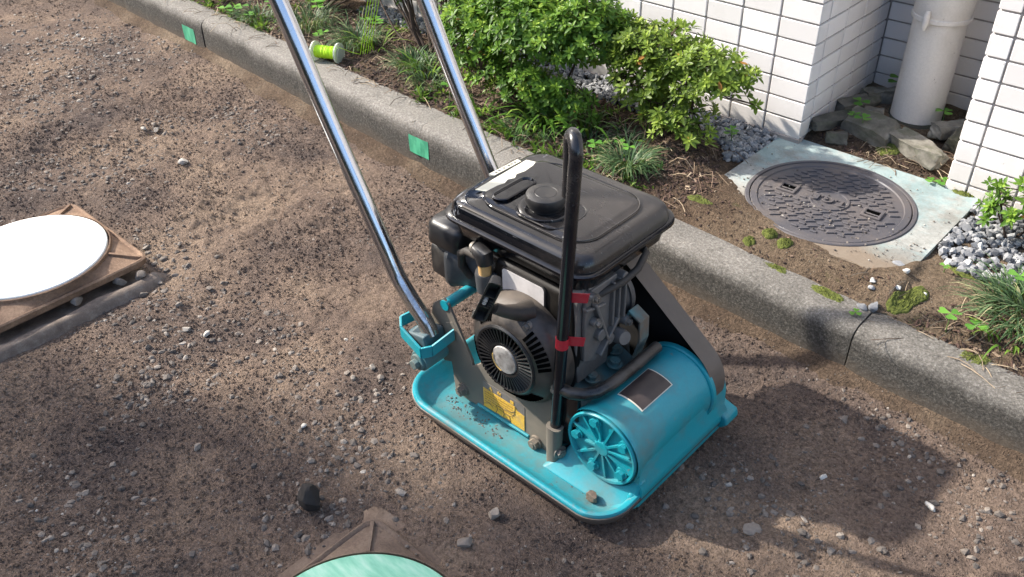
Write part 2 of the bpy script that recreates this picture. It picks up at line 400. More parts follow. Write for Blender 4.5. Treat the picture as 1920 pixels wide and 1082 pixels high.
def mossy():
    n = M_rock.node_tree; b = n.nodes['Principled BSDF']; old = b.inputs['Base Color'].links[0].from_socket; v = coords(n)
    g = n.nodes.new('ShaderNodeNewGeometry'); q = n.nodes.new('ShaderNodeSeparateXYZ'); n.links.new(g.outputs['Normal'], q.inputs[0])
    f = ramp(n, noise(n, v, 16, 7, .7), [(.50, (0, 0, 0)), (.60, (1, 1, 1))]); n.links.new(mix(n, math_(n, 'MULTIPLY', f, .5), old, (.055, .062, .028)), b.inputs['Base Color'])
mossy()
M_twig = tint_mat('dry_twigs', [(0, (.10, .06, .04)), (1, (.42, .33, .22))], .9, bumps=0, speck=.1)

# ------------------------------------------------------------------ unseen hedge belt, added round the yard to darken reflections
def added_hedge_belt():
    n, k = 200, 22; V = []; F = []
    for i in range(n+1):
        a = rad(100+i*(325-100)/n+0)
        for j in range(k+1):
            t = j/k; z = t*4.6*(1+.45*float(fbm(np.array(a*5.0), np.array(1.5), 3))*1.6); r = 13.5+.9*float(fbm(np.array(a*22), np.array(z*1.6), 4))*2-1.2*t*t
            V.append((r*math.cos(a), r*math.sin(a), z-.1))
        V.append(((17)*math.cos(a), 17*math.sin(a), -.1))
    w_ = k+2
    for i in range(n):
        for j in range(k+1): q = i*w_+j; F.append((q, q+w_, q+w_+1, q+1))
    m, nn, b = mat('added_hedge_leaves'); v = coords(nn)
    nn.links.new(ramp(nn, noise(nn, v, 9, 8, .75), [(.35, (.008, .014, .005)), (.5, (.03, .05, .015)), (.7, (.08, .11, .035))]), b.inputs['Base Color']); b.inputs['Roughness'].default_value = .9
    bump(nn, b, noise(nn, v, 14, 6, .7), 1, .1)
    o = fast_mesh('added_far_hedge', np.array(V), np.array(F), m, smooth=False); tag(o, kind='structure')
# ------------------------------------------------------------------ kerb curves
KX = [-40, -3.5, -2, -.8, .43, 1.2, 40]
KB = [-.33+.04*36.5, -.33, -.388, -.458, -.488, -.512, -.512-.045*38.8]
KF = [-.41+.04*36.5, -.41, -.470, -.550, -.570, -.590, -.590-.045*38.8]
KZ = [.14, .14, .135, .147, .122, .112, .112]
yb = lambda x: np.interp(x, KX, KB); yf = lambda x: np.interp(x, KX, KF); kz = lambda x: np.interp(x, KX, KZ)

# ------------------------------------------------------------------ ground (road soil)
def axis_pts(lo, a, b, hi, d):
    mid = np.arange(a, b, d); L = []; R = []
    s = d; x = a
    while x > lo: s *= 1.18; x -= s; L.append(x)
    s = d; x = b
    while x < hi: R.append(x); s *= 1.18; x += s
    return np.array(L[::-1]+list(mid)+R+[x])
MH = [(-1.135, -1.467, .05), (.197, -1.597, .035)]
def road_h(x, y):
    h = .030*fbm(x*1.3, y*1.3, 3)+.020*fbm(x*7, y*7, 4)+.014*fbm(x*30, y*30, 3)*(1+2*fbm(x*2+9, y*2, 2))+.0085*fbm(x*90, y*90, 2)
    d = np.abs(y-yf(x)); h = h*np.clip(.35+d*2, .35, 1)
    h += .018*np.exp(-(d/.10)**2)*(x < 1)*(.6+fbm(x*5, y*5))             # soil banked against the kerb
    # flat, compacted under and round the machine
    m = np.clip(1-np.maximum(np.maximum(-.20-x, x-.38), np.maximum(-1.22-y, y+.77))/.08, 0, 1); h = h*(1-.8*m)-.004*m
    for cx, cy, z in MH:
        q = np.clip(1-np.maximum(np.maximum(abs(x-cx), abs(y-cy))-.20, 0)/.12, 0, 1); h = h*(1-.7*q)
        h -= .012*q if z > .04 else 0
    # trough beside the left cover
    return h+.002
added_hedge_belt()
def shade_tree():  # out-of-view tree, added to cast the soft shade at lower left
    rs_ = np.random.RandomState(4); c = np.array([-7.05, -4.75, 5.35]); root = empty('added_shade_tree', (c[0]-.3, c[1]-.4, 0), 'tall broadleaf tree added out of view beyond the far left to cast soft shade', 'tree')
    m_ = MB(); m_.tube([(c[0]-.3, c[1]-.4, -.1), (c[0]-.25, c[1]-.3, 2), (c[0]-.1, c[1]-.1, 3.8), tuple(c), (c[0], c[1], 6.4)], [.20, .15, .11, .07, .03], 10)
    for k in range(14):
        a = rs_.rand()*6.28; z0 = rs_.uniform(3.6, 5.6); m_.tube([(c[0], c[1], z0), tuple(c+np.array([math.cos(a)*1.2, math.sin(a)*1.2, rs_.uniform(-.6, 1.2)]))], [.045, .012], 6)
    m_.build('trunk', simple('grey_bark', (.10, .08, .06), .9), root)
    n = 11000; cl = c+rs_.randn(80, 3)*np.array([.95, .85, .95]); P = cl[rs_.randint(60, size=n)]+rs_.randn(n, 3)*.26
    P = P[(np.abs(P-c) < 2.4).all(1)]; nl = -.35*P[:, 0]+.937*P[:, 1]; P = P[nl < -1.285+(.12*rs_.rand(len(P)))]; n = len(P)  # crown cut along a line to shape the edge of its shade
    D = rs_.randn(n, 3); D /= np.linalg.norm(D, axis=1)[:, None]; E_ = np.cross(D, rs_.randn(n, 3)); E_ /= np.linalg.norm(E_, axis=1)[:, None]; L_ = .07+.06*rs_.rand(n, 1)
    V = np.stack([P, P+D*L_*.5+E_*L_*.32, P+D*L_, P+D*L_*.5-E_*L_*.32], 1).reshape(-1, 3); F = np.arange(4*n).reshape(-1, 4)
    o = fast_mesh('crown', V, F, M_leaf, rs_.rand(4*n)*.7, False, root); o['kind'] = 'stuff'
shade_tree()
gx = axis_pts(-45, -2.2, 1.0, 45, .0055); gy = axis_pts(-45, -1.95, -.42, 45, .0055)
X, Y = np.meshgrid(gx, gy); H = road_h(X, Y); far = (np.abs(X) > 8) | (np.abs(Y) > 8); H[far] = 0
H[(Y > yb(X)-.03)] = -.06
V = np.stack([X, Y, H], -1).reshape(-1, 3)
nx, ny = len(gx), len(gy); I = np.arange((ny-1)*(nx-1)); r_, c_ = I//(nx-1), I % (nx-1); a = r_*nx+c_
F = np.stack([a, a+1, a+nx+1, a+nx], 1)
ground = fast_mesh('ground', V, F, M_road, smooth=True); tag(ground, kind='structure')
# ------------------------------------------------------------------ planting bed
SL = (-.052, .440, -.402, .028)       # slab rectangle
def bed_h(x, y):
    t0 = np.clip((y-yb(x))/.11, 0, 1); t0 = t0*t0*(3-2*t0)
    h = kz(x)*(1-t0)+np.interp(x, [.38, .52], [.147, .137])*t0+.002+.020*fbm(x*3, y*3, 3)+.014*fbm(x*14, y*14, 4)+.006*fbm(x*60, y*60, 3)
    h += .055*np.exp(-(((x+.205)/.085)**2+((y+.235)/.07)**2))*(1+.8*fbm(x*30, y*30))           # root mound
    h += .02*np.exp(-(((x+1.17)/.2)**2+((y+.2)/.12)**2))
    # level round the concrete surround, thin wash of soil over its near third
    ins = np.clip(np.minimum(np.minimum(x-SL[0], SL[1]-x), np.minimum(y-SL[2]+.10, SL[3]-y))/.02+1, 0, 1)
    edge = np.interp(x, [-.06, .0, .03, .09, .18, .30, .36, .40, .44], [-.215, -.255, -.285, -.315, -.352, -.372, -.372, -.335, -.285])+.035*fbm(x*16, y*16, 3)
    wash = np.clip((edge-y)/.05, -.3, 1)
    h = h*(1-ins)+(.1425+.0125*wash+.004*fbm(x*60, y*60, 3))*ins
    rec = np.clip((y-.03)/.06, 0, 1)*(x > -.05)*(x < .42); h = h*(1-rec)+(.150+.03*fbm(x*12, y*12, 3)+.02*rec)*rec
    t = np.clip((y-yb(x))/.05, 0, 1); h = h*t+(kz(x)-.004+.008*fbm(x*25, y*25, 3))*(1-t)
    return h
bx = axis_pts(-30, -1.9, .95, 30, .006); bt = np.concatenate([np.linspace(0, 1, 150)])
X, T = np.meshgrid(bx, bt); Yb = yb(X)-.006; Y = Yb+(.44-Yb)*T; H = bed_h(X, Y)
V = np.stack([X, Y, H], -1).reshape(-1, 3); nx, ny = len(bx), len(bt)
I = np.arange((ny-1)*(nx-1)); r_, c_ = I//(nx-1), I % (nx-1); a = r_*nx+c_
bed = fast_mesh('planting_bed', V, np.stack([a, a+1, a+nx+1, a+nx], 1), M_bed, smooth=True); tag(bed, kind='structure')

# ------------------------------------------------------------------ kerb
kerb = empty('kerb', (-.8, -.5, 0), None, None); kerb['kind'] = 'structure'
joints = [-1.985+.0+.598*i for i in range(-6, 8)]
joints = [-6.8+.6*i for i in range(0, 8)]
joints = sorted([-2.0-.6*i for i in range(0, 9)]+[-1.40, -.80, -.19, .43, 1.03, 1.63, 2.23, 2.83])
for j0, j1 in zip(joints[:-1], joints[1:]):
    m_ = MB(); rings = []
    g = .0013; n_ = 25; jz = random.uniform(-.0015, .0015); jy = random.uniform(-.002, .002)
    for i in range(n_):
        x = j0+g+(j1-j0-2*g)*i/(n_-1); b0, f0, z0 = float(yb(x))+.012, float(yf(x))+jy, float(kz(x))+jz
        R_ = .028; prof = [(b0, -.08), (b0, z0-.002), (b0-.006, z0)]
        for k in range(0, 9):
            a = math.pi/2*k/8; prof.append((f0+R_-R_*math.sin(a), z0-R_+R_*math.cos(a)))
        prof += [(f0-.002, .03), (f0-.006, -.08)]
        e = .0022 if i in (0, n_-1) else 0
        rings.append([(x, y+(e if k_ > 2 else 0)+.0016*float(fbm(np.array(x*40), np.array(k_*2.3))), z-(e*.7 if z > .05 else 0)) for k_, (y, z) in enumerate(prof)])
    m_.loft(rings); m_.build('kerb_block', M_kerb, kerb, ang=50)
# mud fillet along the foot of the kerb
fx = np.arange(-5, 2.4, .012); rows = []
for k, (dy, dz) in enumerate([(.006, .034), (-.006, .026), (-.022, .014), (-.042, .004), (-.06, -.012)]):
    wv = .012*fbm(fx*6, fx*0+k*.7, 3)*2
    rows.append(np.stack([fx, yf(fx)+dy+wv*(k/4), dz+.010*fbm(fx*22, fx*0+k, 3)+.006*(k < 4)], -1))
V = np.stack(rows).reshape(-1, 3); nx = len(fx); I = np.arange(4*(nx-1)); r_, c_ = I//(nx-1), I % (nx-1); a = r_*nx+c_
M_haunch = soil_mat('brown_mud_fillet', [(.075, .052, .038), (.13, .092, .064), (.23, .175, .125)])
hn = fast_mesh('mud_fillet', V, np.stack([a, a+1, a+nx+1, a+nx], 1), M_haunch, smooth=True, parent=kerb)

# ------------------------------------------------------------------ tiled building
bld = empty('tiled_building', (0, 0, .15), 'building wall of small white tiles with a recess holding a pipe', 'building')
TH = .0488
walls = {}
def wall(name, boxes):
    m_ = MB()
    for b_ in boxes: m_.box(*b_)
    return m_.build(name, M_grout, bld, smooth=False)
w_left = wall('wall', [(-6, -.0045, .0045, 1.2, -.1, 2.9)])
w_back = wall('wall', [(-.0045, .366, .4135, 1.2, -.1, 2.9)])
w_right = wall('wall', [(.365, 6, .0225, 1.2, -.1, 2.9)])
def tile_mesh(wd, ht=TH-.0048, th=.0085, r=.0022):
    m_ = MB(); h2, w2 = ht/2, wd/2
    def ring(ins, y): return [(x, y, z) for x, z in rrect(-w2+ins, w2-ins, -h2+ins, h2-ins, max(.0004, r-ins), 2)]
    m_.loft([ring(0, th), ring(0, .0012), ring(.0012, 0)])
    o = m_.build('tile', M_tile, smooth=False); me = o.data; bpy.data.objects.remove(o); return me
T_full = tile_mesh(.0945); TM = {}
def tmesh(wd):
    k = round(wd, 4)
    if k not in TM: TM[k] = tile_mesh(k)
    return TM[k]
ntile = 0
extra = MB()
ROT = {'S': 0, 'E': rad(90), 'W': rad(-90)}
def put_tile(par, face, u0, u1, plane, zc, single):
    """u0..u1 along the wall, plane = coordinate of the glazed face"""
    global ntile
    jit = random.uniform(-.0005, .0005); wd = u1-u0-.0048; uc = (u0+u1)/2
    if face == 'S': loc = (uc, plane+jit, zc)
    elif face == 'E': loc = (plane+jit, uc, zc)
    else: loc = (plane+jit, uc, zc)
    if single and ntile < 298:
        o = bpy.data.objects.new('tile', tmesh(wd)); COL.objects.link(o)
        o.location = loc; o.rotation_euler = (random.uniform(-.006, .006), 0, ROT[face]+random.uniform(-.006, .006)); o.parent = par; ntile += 1
    else:
        h = (TH-.0055)/2; d = wd/2
        if face == 'S': extra_[par].box(loc[0]-d, loc[0]+d, loc[1], loc[1]+.0085, zc-h, zc+h)
        elif face == 'E': extra_[par].box(loc[0]-.0085, loc[0], uc-d, uc+d, zc-h, zc+h)
        else: extra_[par].box(loc[0], loc[0]+.0085, uc-d, uc+d, zc-h, zc+h)
extra_ = {w_left: MB(), w_back: MB(), w_right: MB()}
for o_ in extra_: o_.name = 'wall'
def zrow(k, z0): return z0-TH*(k+.5)
rows_all = list(range(-48, 6))
for k in reversed(rows_all):
    zc = zrow(k, .45); z2 = zrow(k+1, .563)
    near = zc < .62
    for i in range(58):                     # left wing, front
        x1 = -.1*i; x0 = x1-.1
        if i == 0: x1 += .00275
        put_tile(w_left, 'S', x0, x1, 0, zc, near and i < 13 and not (i > 6 and zc < .25))
    ys = [.0085-.00275, .051, .151, .251, .351, .409]
    for a_, b_ in zip(ys[:-1], ys[1:]): put_tile(w_left, 'E', a_, b_, 0, zc, near)
    for a_, b_ in ((.0, .13), (.13, .36)): put_tile(w_back, 'S', a_, b_, .409, zc, near)
for k in range(9, -46, -1):
    zc = zrow(k-1, .563); near = zc < .66
    put_tile(w_right, 'S', .3605-.00275, .407, .018, zc, near)
    for i in range(50): put_tile(w_right, 'S', .407+.1*i, .507+.1*i, .018, zc, near and i < 3)
    ys = [.0265-.00275, .11, .21, .31, .409]
    for a_, b_ in zip(ys[:-1], ys[1:]): put_tile(w_right, 'W', a_, b_, .3605, zc, False)
for par, m_ in extra_.items():
    o = m_.build('tile', M_tile, None, smooth=False); o.parent = par; o['kind'] = 'stuff'
# concrete footing strip below the left wing
m_ = MB(); m_.box(-6, .003, -.004, .02, -.1, .160); m_.build('footing', simple('grey_footing', (.30, .27, .25), .9), bld, bevel=.002)

# ------------------------------------------------------------------ downpipe
dp = empty('downpipe', (.171, .29, .16), 'thick cream painted downpipe standing in the wall recess', 'pipe')
m_ = MB(); m_.lathe([(.062, -.03), (.0622, .26), (.0622, .29)], (.171, .29, .16), 'Z', 40); m_.build('pipe', M_pipe, dp, ang=60)
m_ = MB(); m_.lathe([(.0655, 0), (.067, .003), (.067, .10), (.0655, .104), (.062, .105), (.062, 2.2)], (.171, .29, .436), 'Z', 40); m_.build('coupling', M_pipe, dp, ang=30)
m_ = MB(); m_.lathe([(.0675, -.006), (.0695, -.0045), (.0695, .0045), (.0675, .006)], (.171, .29, .436), 'Z', 40); cl = m_.build('clamp', M_pipe, dp, ang=30)
m_ = MB(); m_.tube([(.162, .212, .418), (.162, .212, .428), (.162, .214, .45), (.162, .216, .462)], [.005, .008, .0075, .005], 10); m_.build('bolt', M_pipe, cl)
# ring of mortar at its foot
m_ = MB(); m_.lathe([(.075, -.04), (.078, -.005), (.070, .008), (.061, .010)], (.171, .29, .165), 'Z', 24); m_.build('mortar_collar', M_rock, dp, ang=60)

# ------------------------------------------------------------------ inspection cover in the bed
LC = (.190, -.206)
ic = empty('inspection_cover', (LC[0], LC[1], .15), 'round black iron inspection cover set in a pale concrete square', 'manhole cover')
m_ = MB(); nseg = 64; zt = .1500
sq = []; ci = []
def sqpt(a):
    c, s = math.cos(a), math.sin(a)
    tx = ((SL[1]-LC[0]) if c > 0 else (LC[0]-SL[0]))/max(abs(c), 1e-6); ty = ((SL[3]-LC[1]) if s > 0 else (LC[1]-SL[2]))/max(abs(s), 1e-6)
    t = min(tx, ty); return (LC[0]+c*t, LC[1]+s*t)
angs = sorted([2*math.pi*k/nseg for k in range(nseg)]+[math.atan2(y-LC[1], x-LC[0]) % (2*math.pi) for x in SL[:2] for y in SL[2:]])
ring_in_b = [(LC[0]+.187*math.cos(a), LC[1]+.187*math.sin(a), .10) for a in angs]
ring_in = [(x, y, zt) for x, y, _ in ring_in_b]
ring_out = [(*sqpt(a), zt) for a in angs]; ring_ob = [(*sqpt(a), .06) for a in angs]
m_.loft([ring_in_b, ring_in, ring_out, ring_ob], cap=False); m_.build('concrete_surround', M_slab, ic, ang=30)
m_ = MB(); m_.lathe([(.1865, -.04), (.1865, .001), (.1845, .003), (.1775, .003), (.1765, .001), (.1765, -.04)], (*LC, zt), 'Z', 72); m_.build('frame_ring', M_lid, ic, ang=30)
m_ = MB(); m_.lathe([(.1745, -.04), (.1745, .0005), (.173, .002), (.160, .002), (.158, -.0008), (.0445, -.0008), (.0435, .0022), (.040, .0022), (.039, -.0002), (.001, -.0002)], (*LC, zt), 'Z', 72)
lid = m_.build('lid', M_lid, ic, ang=25)
def inlid(x, y): return math.hypot(x, y) < .151
ax_, ay_ = Vector((.9962, .087)), Vector((-.087, .9962))
m_ = MB()
th = 0.0
for i in range(-12, 13):
    for j in range(-9, 10):
        # herringbone of raised bars
        px = i*.0215+(j % 2)*.0107; py = j*.0178
        cxx, cyy = px*.9962-py*.087, px*.087+py*.9962
        r_ = math.hypot(cxx, cyy)
        if r_ > .146 or r_ < .052: continue
        if any(abs(px-hx) < .036 and abs(py) < .026 for hx in (-.098, .098)): continue
        fam = (i % 2 == 0); ang = rad(40 if fam else 2)
        R_ = Matrix.Rotation(ang, 3, 'Z')
        m_.obox((LC[0]+cxx, LC[1]+cyy, zt-.0002), (.0215 if fam else .015, .0062, .0055), R_)
o = m_.build('tread_bars', M_lid, lid, bevel=.001, seg=1); o['kind'] = 'stuff'
for hx in (-.098, .098):                # pick holes with raised collars
    cxx, cyy = hx*.9962, hx*.087-.006*0
    R_ = Matrix.Rotation(rad(5), 3, 'Z'); m_ = MB()
    for sx, sy, lx, ly in ((0, .0165, .044, .007), (0, -.0165, .044, .007), (.0185, 0, .007, .027), (-.0185, 0, .007, .027)):
        c = R_ @ Vector((sx, sy, 0)); m_.obox((LC[0]+cxx+c.x, LC[1]+cyy+c.y, zt+.0008), (lx, ly, .006), R_)
    pk = m_.build('pick_hole', M_lid, lid, bevel=.0012, seg=1)
    m_ = MB(); m_.obox((LC[0]+cxx, LC[1]+cyy, zt-.0003), (.031, .027, .0018), R_); m_.build('hole_shade', M_pit_shade, pk, smooth=False)  # black box on the lid, painting in the dark of the hole
    m_ = MB(); a_ = R_ @ Vector((-.015, -.003, 0)); b_ = R_ @ Vector((.015, -.003, 0))
    m_.cyl((LC[0]+cxx+a_.x, LC[1]+cyy+a_.y, zt+.0002), (LC[0]+cxx+b_.x, LC[1]+cyy+b_.y, zt-.0006), .0026, 10); m_.build('pick_bar', M_lid, pk)
cu = bpy.data.curves.new('lettering', 'FONT'); cu.body = 'T.G.E'; cu.size = .034; cu.extrude = .0030; cu.align_x = 'CENTER'; cu.align_y = 'CENTER'; cu.offset = .0006; cu.bevel_depth = .0003
fo = bpy.data.objects.new('lettering_tmp', cu); COL.objects.link(fo); bpy.context.view_layer.update()
me = bpy.data.meshes.new_from_object(fo.evaluated_get(bpy.context.evaluated_depsgraph_get())); bpy.data.objects.remove(fo)
me.transform(Matrix.Translation((LC[0], LC[1]-.002, zt+.0012)) @ Matrix.Rotation(rad(184), 4, 'Z')); me.materials.clear(); me.materials.append(M_lid)
lo = bpy.data.objects.new('lettering', me); COL.objects.link(lo); lo.parent = lid

# ------------------------------------------------------------------ two raised covers in the road
def road_cover(cx, cy, z, half, rd, ironmat, filmmat, label, flabel, bedmortar):
    e = empty('manhole_cover', (cx, cy, 0), label, 'manhole cover', 'raised manhole covers in the stripped road')
    n4 = 12
    A_ = [2*math.pi*k/128 for k in range(128)]
    def sqring(h, zz, r=.035):
        out = []
        for a in A_:
            c, q = abs(math.cos(a)), abs(math.sin(a)); t = h/((c**18+q**18)**(1/18)); out.append((cx+t*math.cos(a), cy+t*math.sin(a), zz))
        return out
    def circ(r, zz): return [(cx+r*math.cos(a), cy+r*math.sin(a), zz) for a in A_]
    m_ = MB(); m_.loft([sqring(half-.004, z-.038), sqring(half, z-.034), sqring(half, z-.022), sqring(half-.004, z-.019), sqring(half-.008, z-.021), sqring(half-.010, z-.023), circ(rd+.007, z-.010), circ(rd+.0055, z-.002), circ(rd+.003, z-.001), circ(rd+.002, z-.03)], cap=False)
    m_.build('frame', ironmat, e, ang=40)
    for sx, sy in ((1, 1), (-1, 1), (1, -1), (-1, -1)):
        m_ = MB(); a = Vector((cx+sx*(rd*.7071+.006), cy+sy*(rd*.7071+.006), z-.008)); b_ = Vector((cx+sx*(half-.014), cy+sy*(half-.014), z-.019))
        R_ = Matrix.Rotation(math.atan2(sy, sx), 3, 'Z'); c = (a+b_)/2
        m_.loft([[a+R_ @ Vector((0, q, h)) for q, h in ((-.004, -.006), (.004, -.006), (.003, .003), (-.003, .003))], [b_+R_ @ Vector((0, q, h)) for q, h in ((-.004, -.006), (.004, -.006), (.003, .002), (-.003, .002))]])
        m_.build('rib', ironmat, e)
    m_ = MB(); m_.lathe([(rd-.001, -.012), (rd-.001, -.0005), (rd-.003, .0015), (rd*.5, .004), (.002, .0045)], (cx, cy, z), 'Z', 96)
    m_.build('covering_film', filmmat, e, ang=40)
    if bedmortar:
        rings = []
        for h_, zz in ((half+.068, -.03), (half+.056, .004), (half+.042, .015), (half+.022, .015), (half+.004, .004), (half-.03, -.004)):
            pts = rrect(-h_, h_, -h_, h_, .06, n4); rings.append([(cx+x*(1+.12*float(fbm(np.array(x*14+3), np.array(y*14), 3))), cy+y*(1+.12*float(fbm(np.array(x*14), np.array(y*14+9), 3))), zz+.006*float(fbm(np.array(x*40), np.array(y*40)))) for x, y in pts])
        rr = []
        for r0 in rings:
            q = []
            for i in range(len(r0)):
                a = Vector(r0[i]); b_ = Vector(r0[(i+1) % len(r0)])
                ns_ = 8 if (a-b_).length > .05 else 1
                for t in range(8 if i % (n4+1) == n4 else 1):
                    p = a.lerp(b_, t/8); q.append((p.x+.03*float(fbm(np.array(p.x*14), np.array(p.y*14), 4)), p.y+.03*float(fbm(np.array(p.x*14+7), np.array(p.y*14), 4)), p.z+.010*float(fbm(np.array(p.x*40+7), np.array(p.y*40), 3))-.028*max(0, min(1, (p.y-cy-half+.02)/.03))))
            rr.append(q)
        m2 = MB(); m2.loft(rr); m2.build('mortar_bed', M_mortar, e, ang=60)
    else:
        m2 = MB(); m2.loft([sqring(half+.03, -.012, .05), sqring(half+.022, .004, .05), sqring(half-.01, .004, .04)]); m2.build('mortar_bed', M_rustdirt, e, ang=60)
    return e
road_cover(-1.135, -1.470, .062, .192, .1725, M_rust, M_whitefilm, 'raised rusty square frame with a round white covered lid', '', True)
road_cover(.197, -1.600, .032, .193, .1745, M_rustdirt, M_mint, 'dirt covered square frame with a round mint green taped lid', '', False)

# ------------------------------------------------------------------ PLATE COMPACTOR
pc = empty('plate_compactor', (.09, -1.0, .0), 'turquoise vibrating plate compactor with black fuel tank and chrome handles', 'plate compactor')
# base plate with a raised rolled lip
m_ = MB(); BX0, BX1, BY0, BY1 = -.163, .334, -1.198, -.795
def brow(ins, z, r=.062, curl=True):
    out = []
    for x, y in rrect(BX0+ins, BX1-ins, BY0+ins, BY1-ins, max(.012, r-ins*.8), 10):
        c = 0
        if curl:
            c = .016*max(0, (-.09-x)/.07)**1.3 + .010*max(0, (x-.24)/.09)**1.5
        out.append((x, y, z+c))
    return out
m_.loft([brow(.055, .001), brow(.028, .004), brow(.010, .016), brow(.002, .028), brow(0, .036), brow(.002, .0405), brow(.007, .042), brow(.012, .039), brow(.020, .028), brow(.034, .021), brow(.06, .019)], cap=True)
M_plate = painted('teal_plate_paint', (.009, .31, .365), .38, .16, top=.14, chips=(.12, .16, .15), coat=.08)
def scuff_rim():
    n = M_plate.node_tree; b = n.nodes['Principled BSDF']; old = b.inputs['Base Color'].links[0].from_socket; v = coords(n)
    q = n.nodes.new('ShaderNodeSeparateXYZ'); n.links.new(v, q.inputs[0])
    z = ramp(n, q.outputs[2], [(.036, (0, 0, 0)), (.041, (1, 1, 1))]); w_ = ramp(n, noise(n, v, 34, 8, .75), [(.53, (0, 0, 0)), (.60, (1, 1, 1))])
    low = ramp(n, math_(n, 'ADD', q.outputs[2], math_(n, 'MULTIPLY', noise(n, v, 24, 8, .75), .03)), [(.034, (1, 1, 1)), (.040, (0, 0, 0))])
    c = mix(n, math_(n, 'MULTIPLY', math_(n, 'MULTIPLY', z, w_), .55), old, (.20, .21, .20))
    c = mix(n, math_(n, 'MULTIPLY', low, .45), c, (.15, .115, .085))
    n.links.new(c, b.inputs['Base Color'])
scuff_rim()
base = m_.build('base_plate', M_plate, pc, ang=50)
m_ = MB(); m_.loft([brow(.050, -.001), brow(.024, .0015), brow(.006, .014), brow(-.0012, .026), brow(-.0014, .0335), brow(.0012, .0350)], cap=False)
m_.build('worn_steel_edge', painted('worn_dirty_steel', (.11, .10, .095), .45, .5, metallic=.5), pc, ang=50)
# exciter housing
EX, EZ, ER = .258, .117, .0705
m_ = MB()
m_.lathe([(.0735, 0), (.0745, .003), (.0745, .010), (ER+.0015, .016), (ER, .03), (ER, .195), (ER+.003, .203), (ER+.0035, .212), (.066, .213)], (EX, -1.118, EZ), 'Y', 64, cap=False)
m_.lathe([(.0765, .0), (.079, .002), (.079, .010), (.072, .012)], (EX, -.908, EZ), 'Y', 64)
poly = [(EX-.070, .018), (EX-.069, .08), (EX-.055, EZ), (EX, EZ+.01), (EX+.066, EZ+.006), (EX+.0705, EZ-.008), (EX+.0715, .072), (EX+.078, .062), (EX+.079, .045), (EX+.073, .030), (EX+.073, .018)]
m_.prism(poly, 'Y', -1.108, -.85)
exh = m_.build('exciter_housing', M_teal, pc, ang=35)
m_ = MB(); # foot fairing between cap and plate, flaring to the front corner
m_.loft([[(EX-.072, -1.108, .075), (EX+.075, -1.108, .075), (EX+.075, -1.09, .075), (EX-.072, -1.09, .075)], [(EX-.085, -1.125, .04), (EX+.073, -1.118, .045), (EX+.073, -1.09, .045), (EX-.085, -1.09, .04)], [(EX-.11, -1.150, .019), (EX+.069, -1.150, .021), (EX+.069, -1.09, .019), (EX-.11, -1.09, .019)]])
m_.prism([(EX+.05, .02), (EX+.074, .02), (EX+.073, .050), (EX+.060, .056)], 'Y', -1.122, -1.105)
m_.build('foot_web', M_teal, pc, bevel=.006, seg=3)
m_ = MB(); m_.prism([(EX+.035, .030), (EX+.080, .026), (EX+.092, .040), (EX+.088, .056), (EX+.050, .066)], 'Y', -.868, -.826); m_.build('lifting_lug', M_teal, pc, bevel=.005, seg=3)
# end cap: recessed wheel with spokes
m_ = MB(); Y0 = -1.118
m_.lathe([(.0695, .004), (.0700, -.002), (.0680, -.0045), (.0640, -.0035), (.0625, .010), (.018, .009), (.016, -.001), (.013, -.003), (.001, -.003)], (EX, Y0, EZ), 'Y', 64)
for k in range(12):
    a = 2*math.pi*k/12+.17; R_ = Matrix.Rotation(-a, 3, 'Y'); c = Vector((EX, Y0+.0035, EZ))+R_ @ Vector((.039, 0, 0))
    m_.obox(c, (.050, .0115, .0038), R_)
capo = m_.build('end_cap', M_teal, exh, ang=30)
for a in (35, 108, 180, 252, 322):
    p = Vector((EX+.0525*math.cos(rad(a)), Y0+.006, EZ+.0525*math.sin(rad(a))))
    m_ = MB(); m_.cyl(p+Vector((0, .004, 0)), p-Vector((0, .006, 0)), .0115, 16); m_.cyl(p-Vector((0, .006, 0)), p-Vector((0, .013, 0)), .0082, 6); m_.build('bolt', M_teal, exh, ang=30)
# rating plate wrapped on the drum
M_rate = simple('worn_black_rating_plate', (.040, .030, .028), .35, var=.4, scale=30, bumps=.05)
M_ratefr = simple('pale_plate_border', (.62, .58, .48), .4, bumps=0)
def wrap(rr, a0, a1, y0, y1, n=10):
    v = []; f = []
    for i in range(n+1):
        a = rad(a0+(a1-a0)*i/n)
        for y in (y0, y1):
            for dr in (0, .0008): v.append((EX+(rr+dr)*math.cos(a), y, EZ+(rr+dr)*math.sin(a)))
    for i in range(n):
        b = i*4; f += [(b+1, b+3, b+7, b+5), (b, b+4, b+6, b+2), (b, b+1, b+5, b+4), (b+2, b+6, b+7, b+3)]
    f += [(0, 2, 3, 1), (n*4, n*4+1, n*4+3, n*4+2)]
    return MB().add(v, f)
rp = wrap(ER+.0003, 61, 103, -1.0605, -.9745).build('rating_plate', M_ratefr, exh, ang=40)
wrap(ER+.0011, 62.3, 101.7, -1.058, -.977).build('plate_face', M_rate, rp, ang=40)
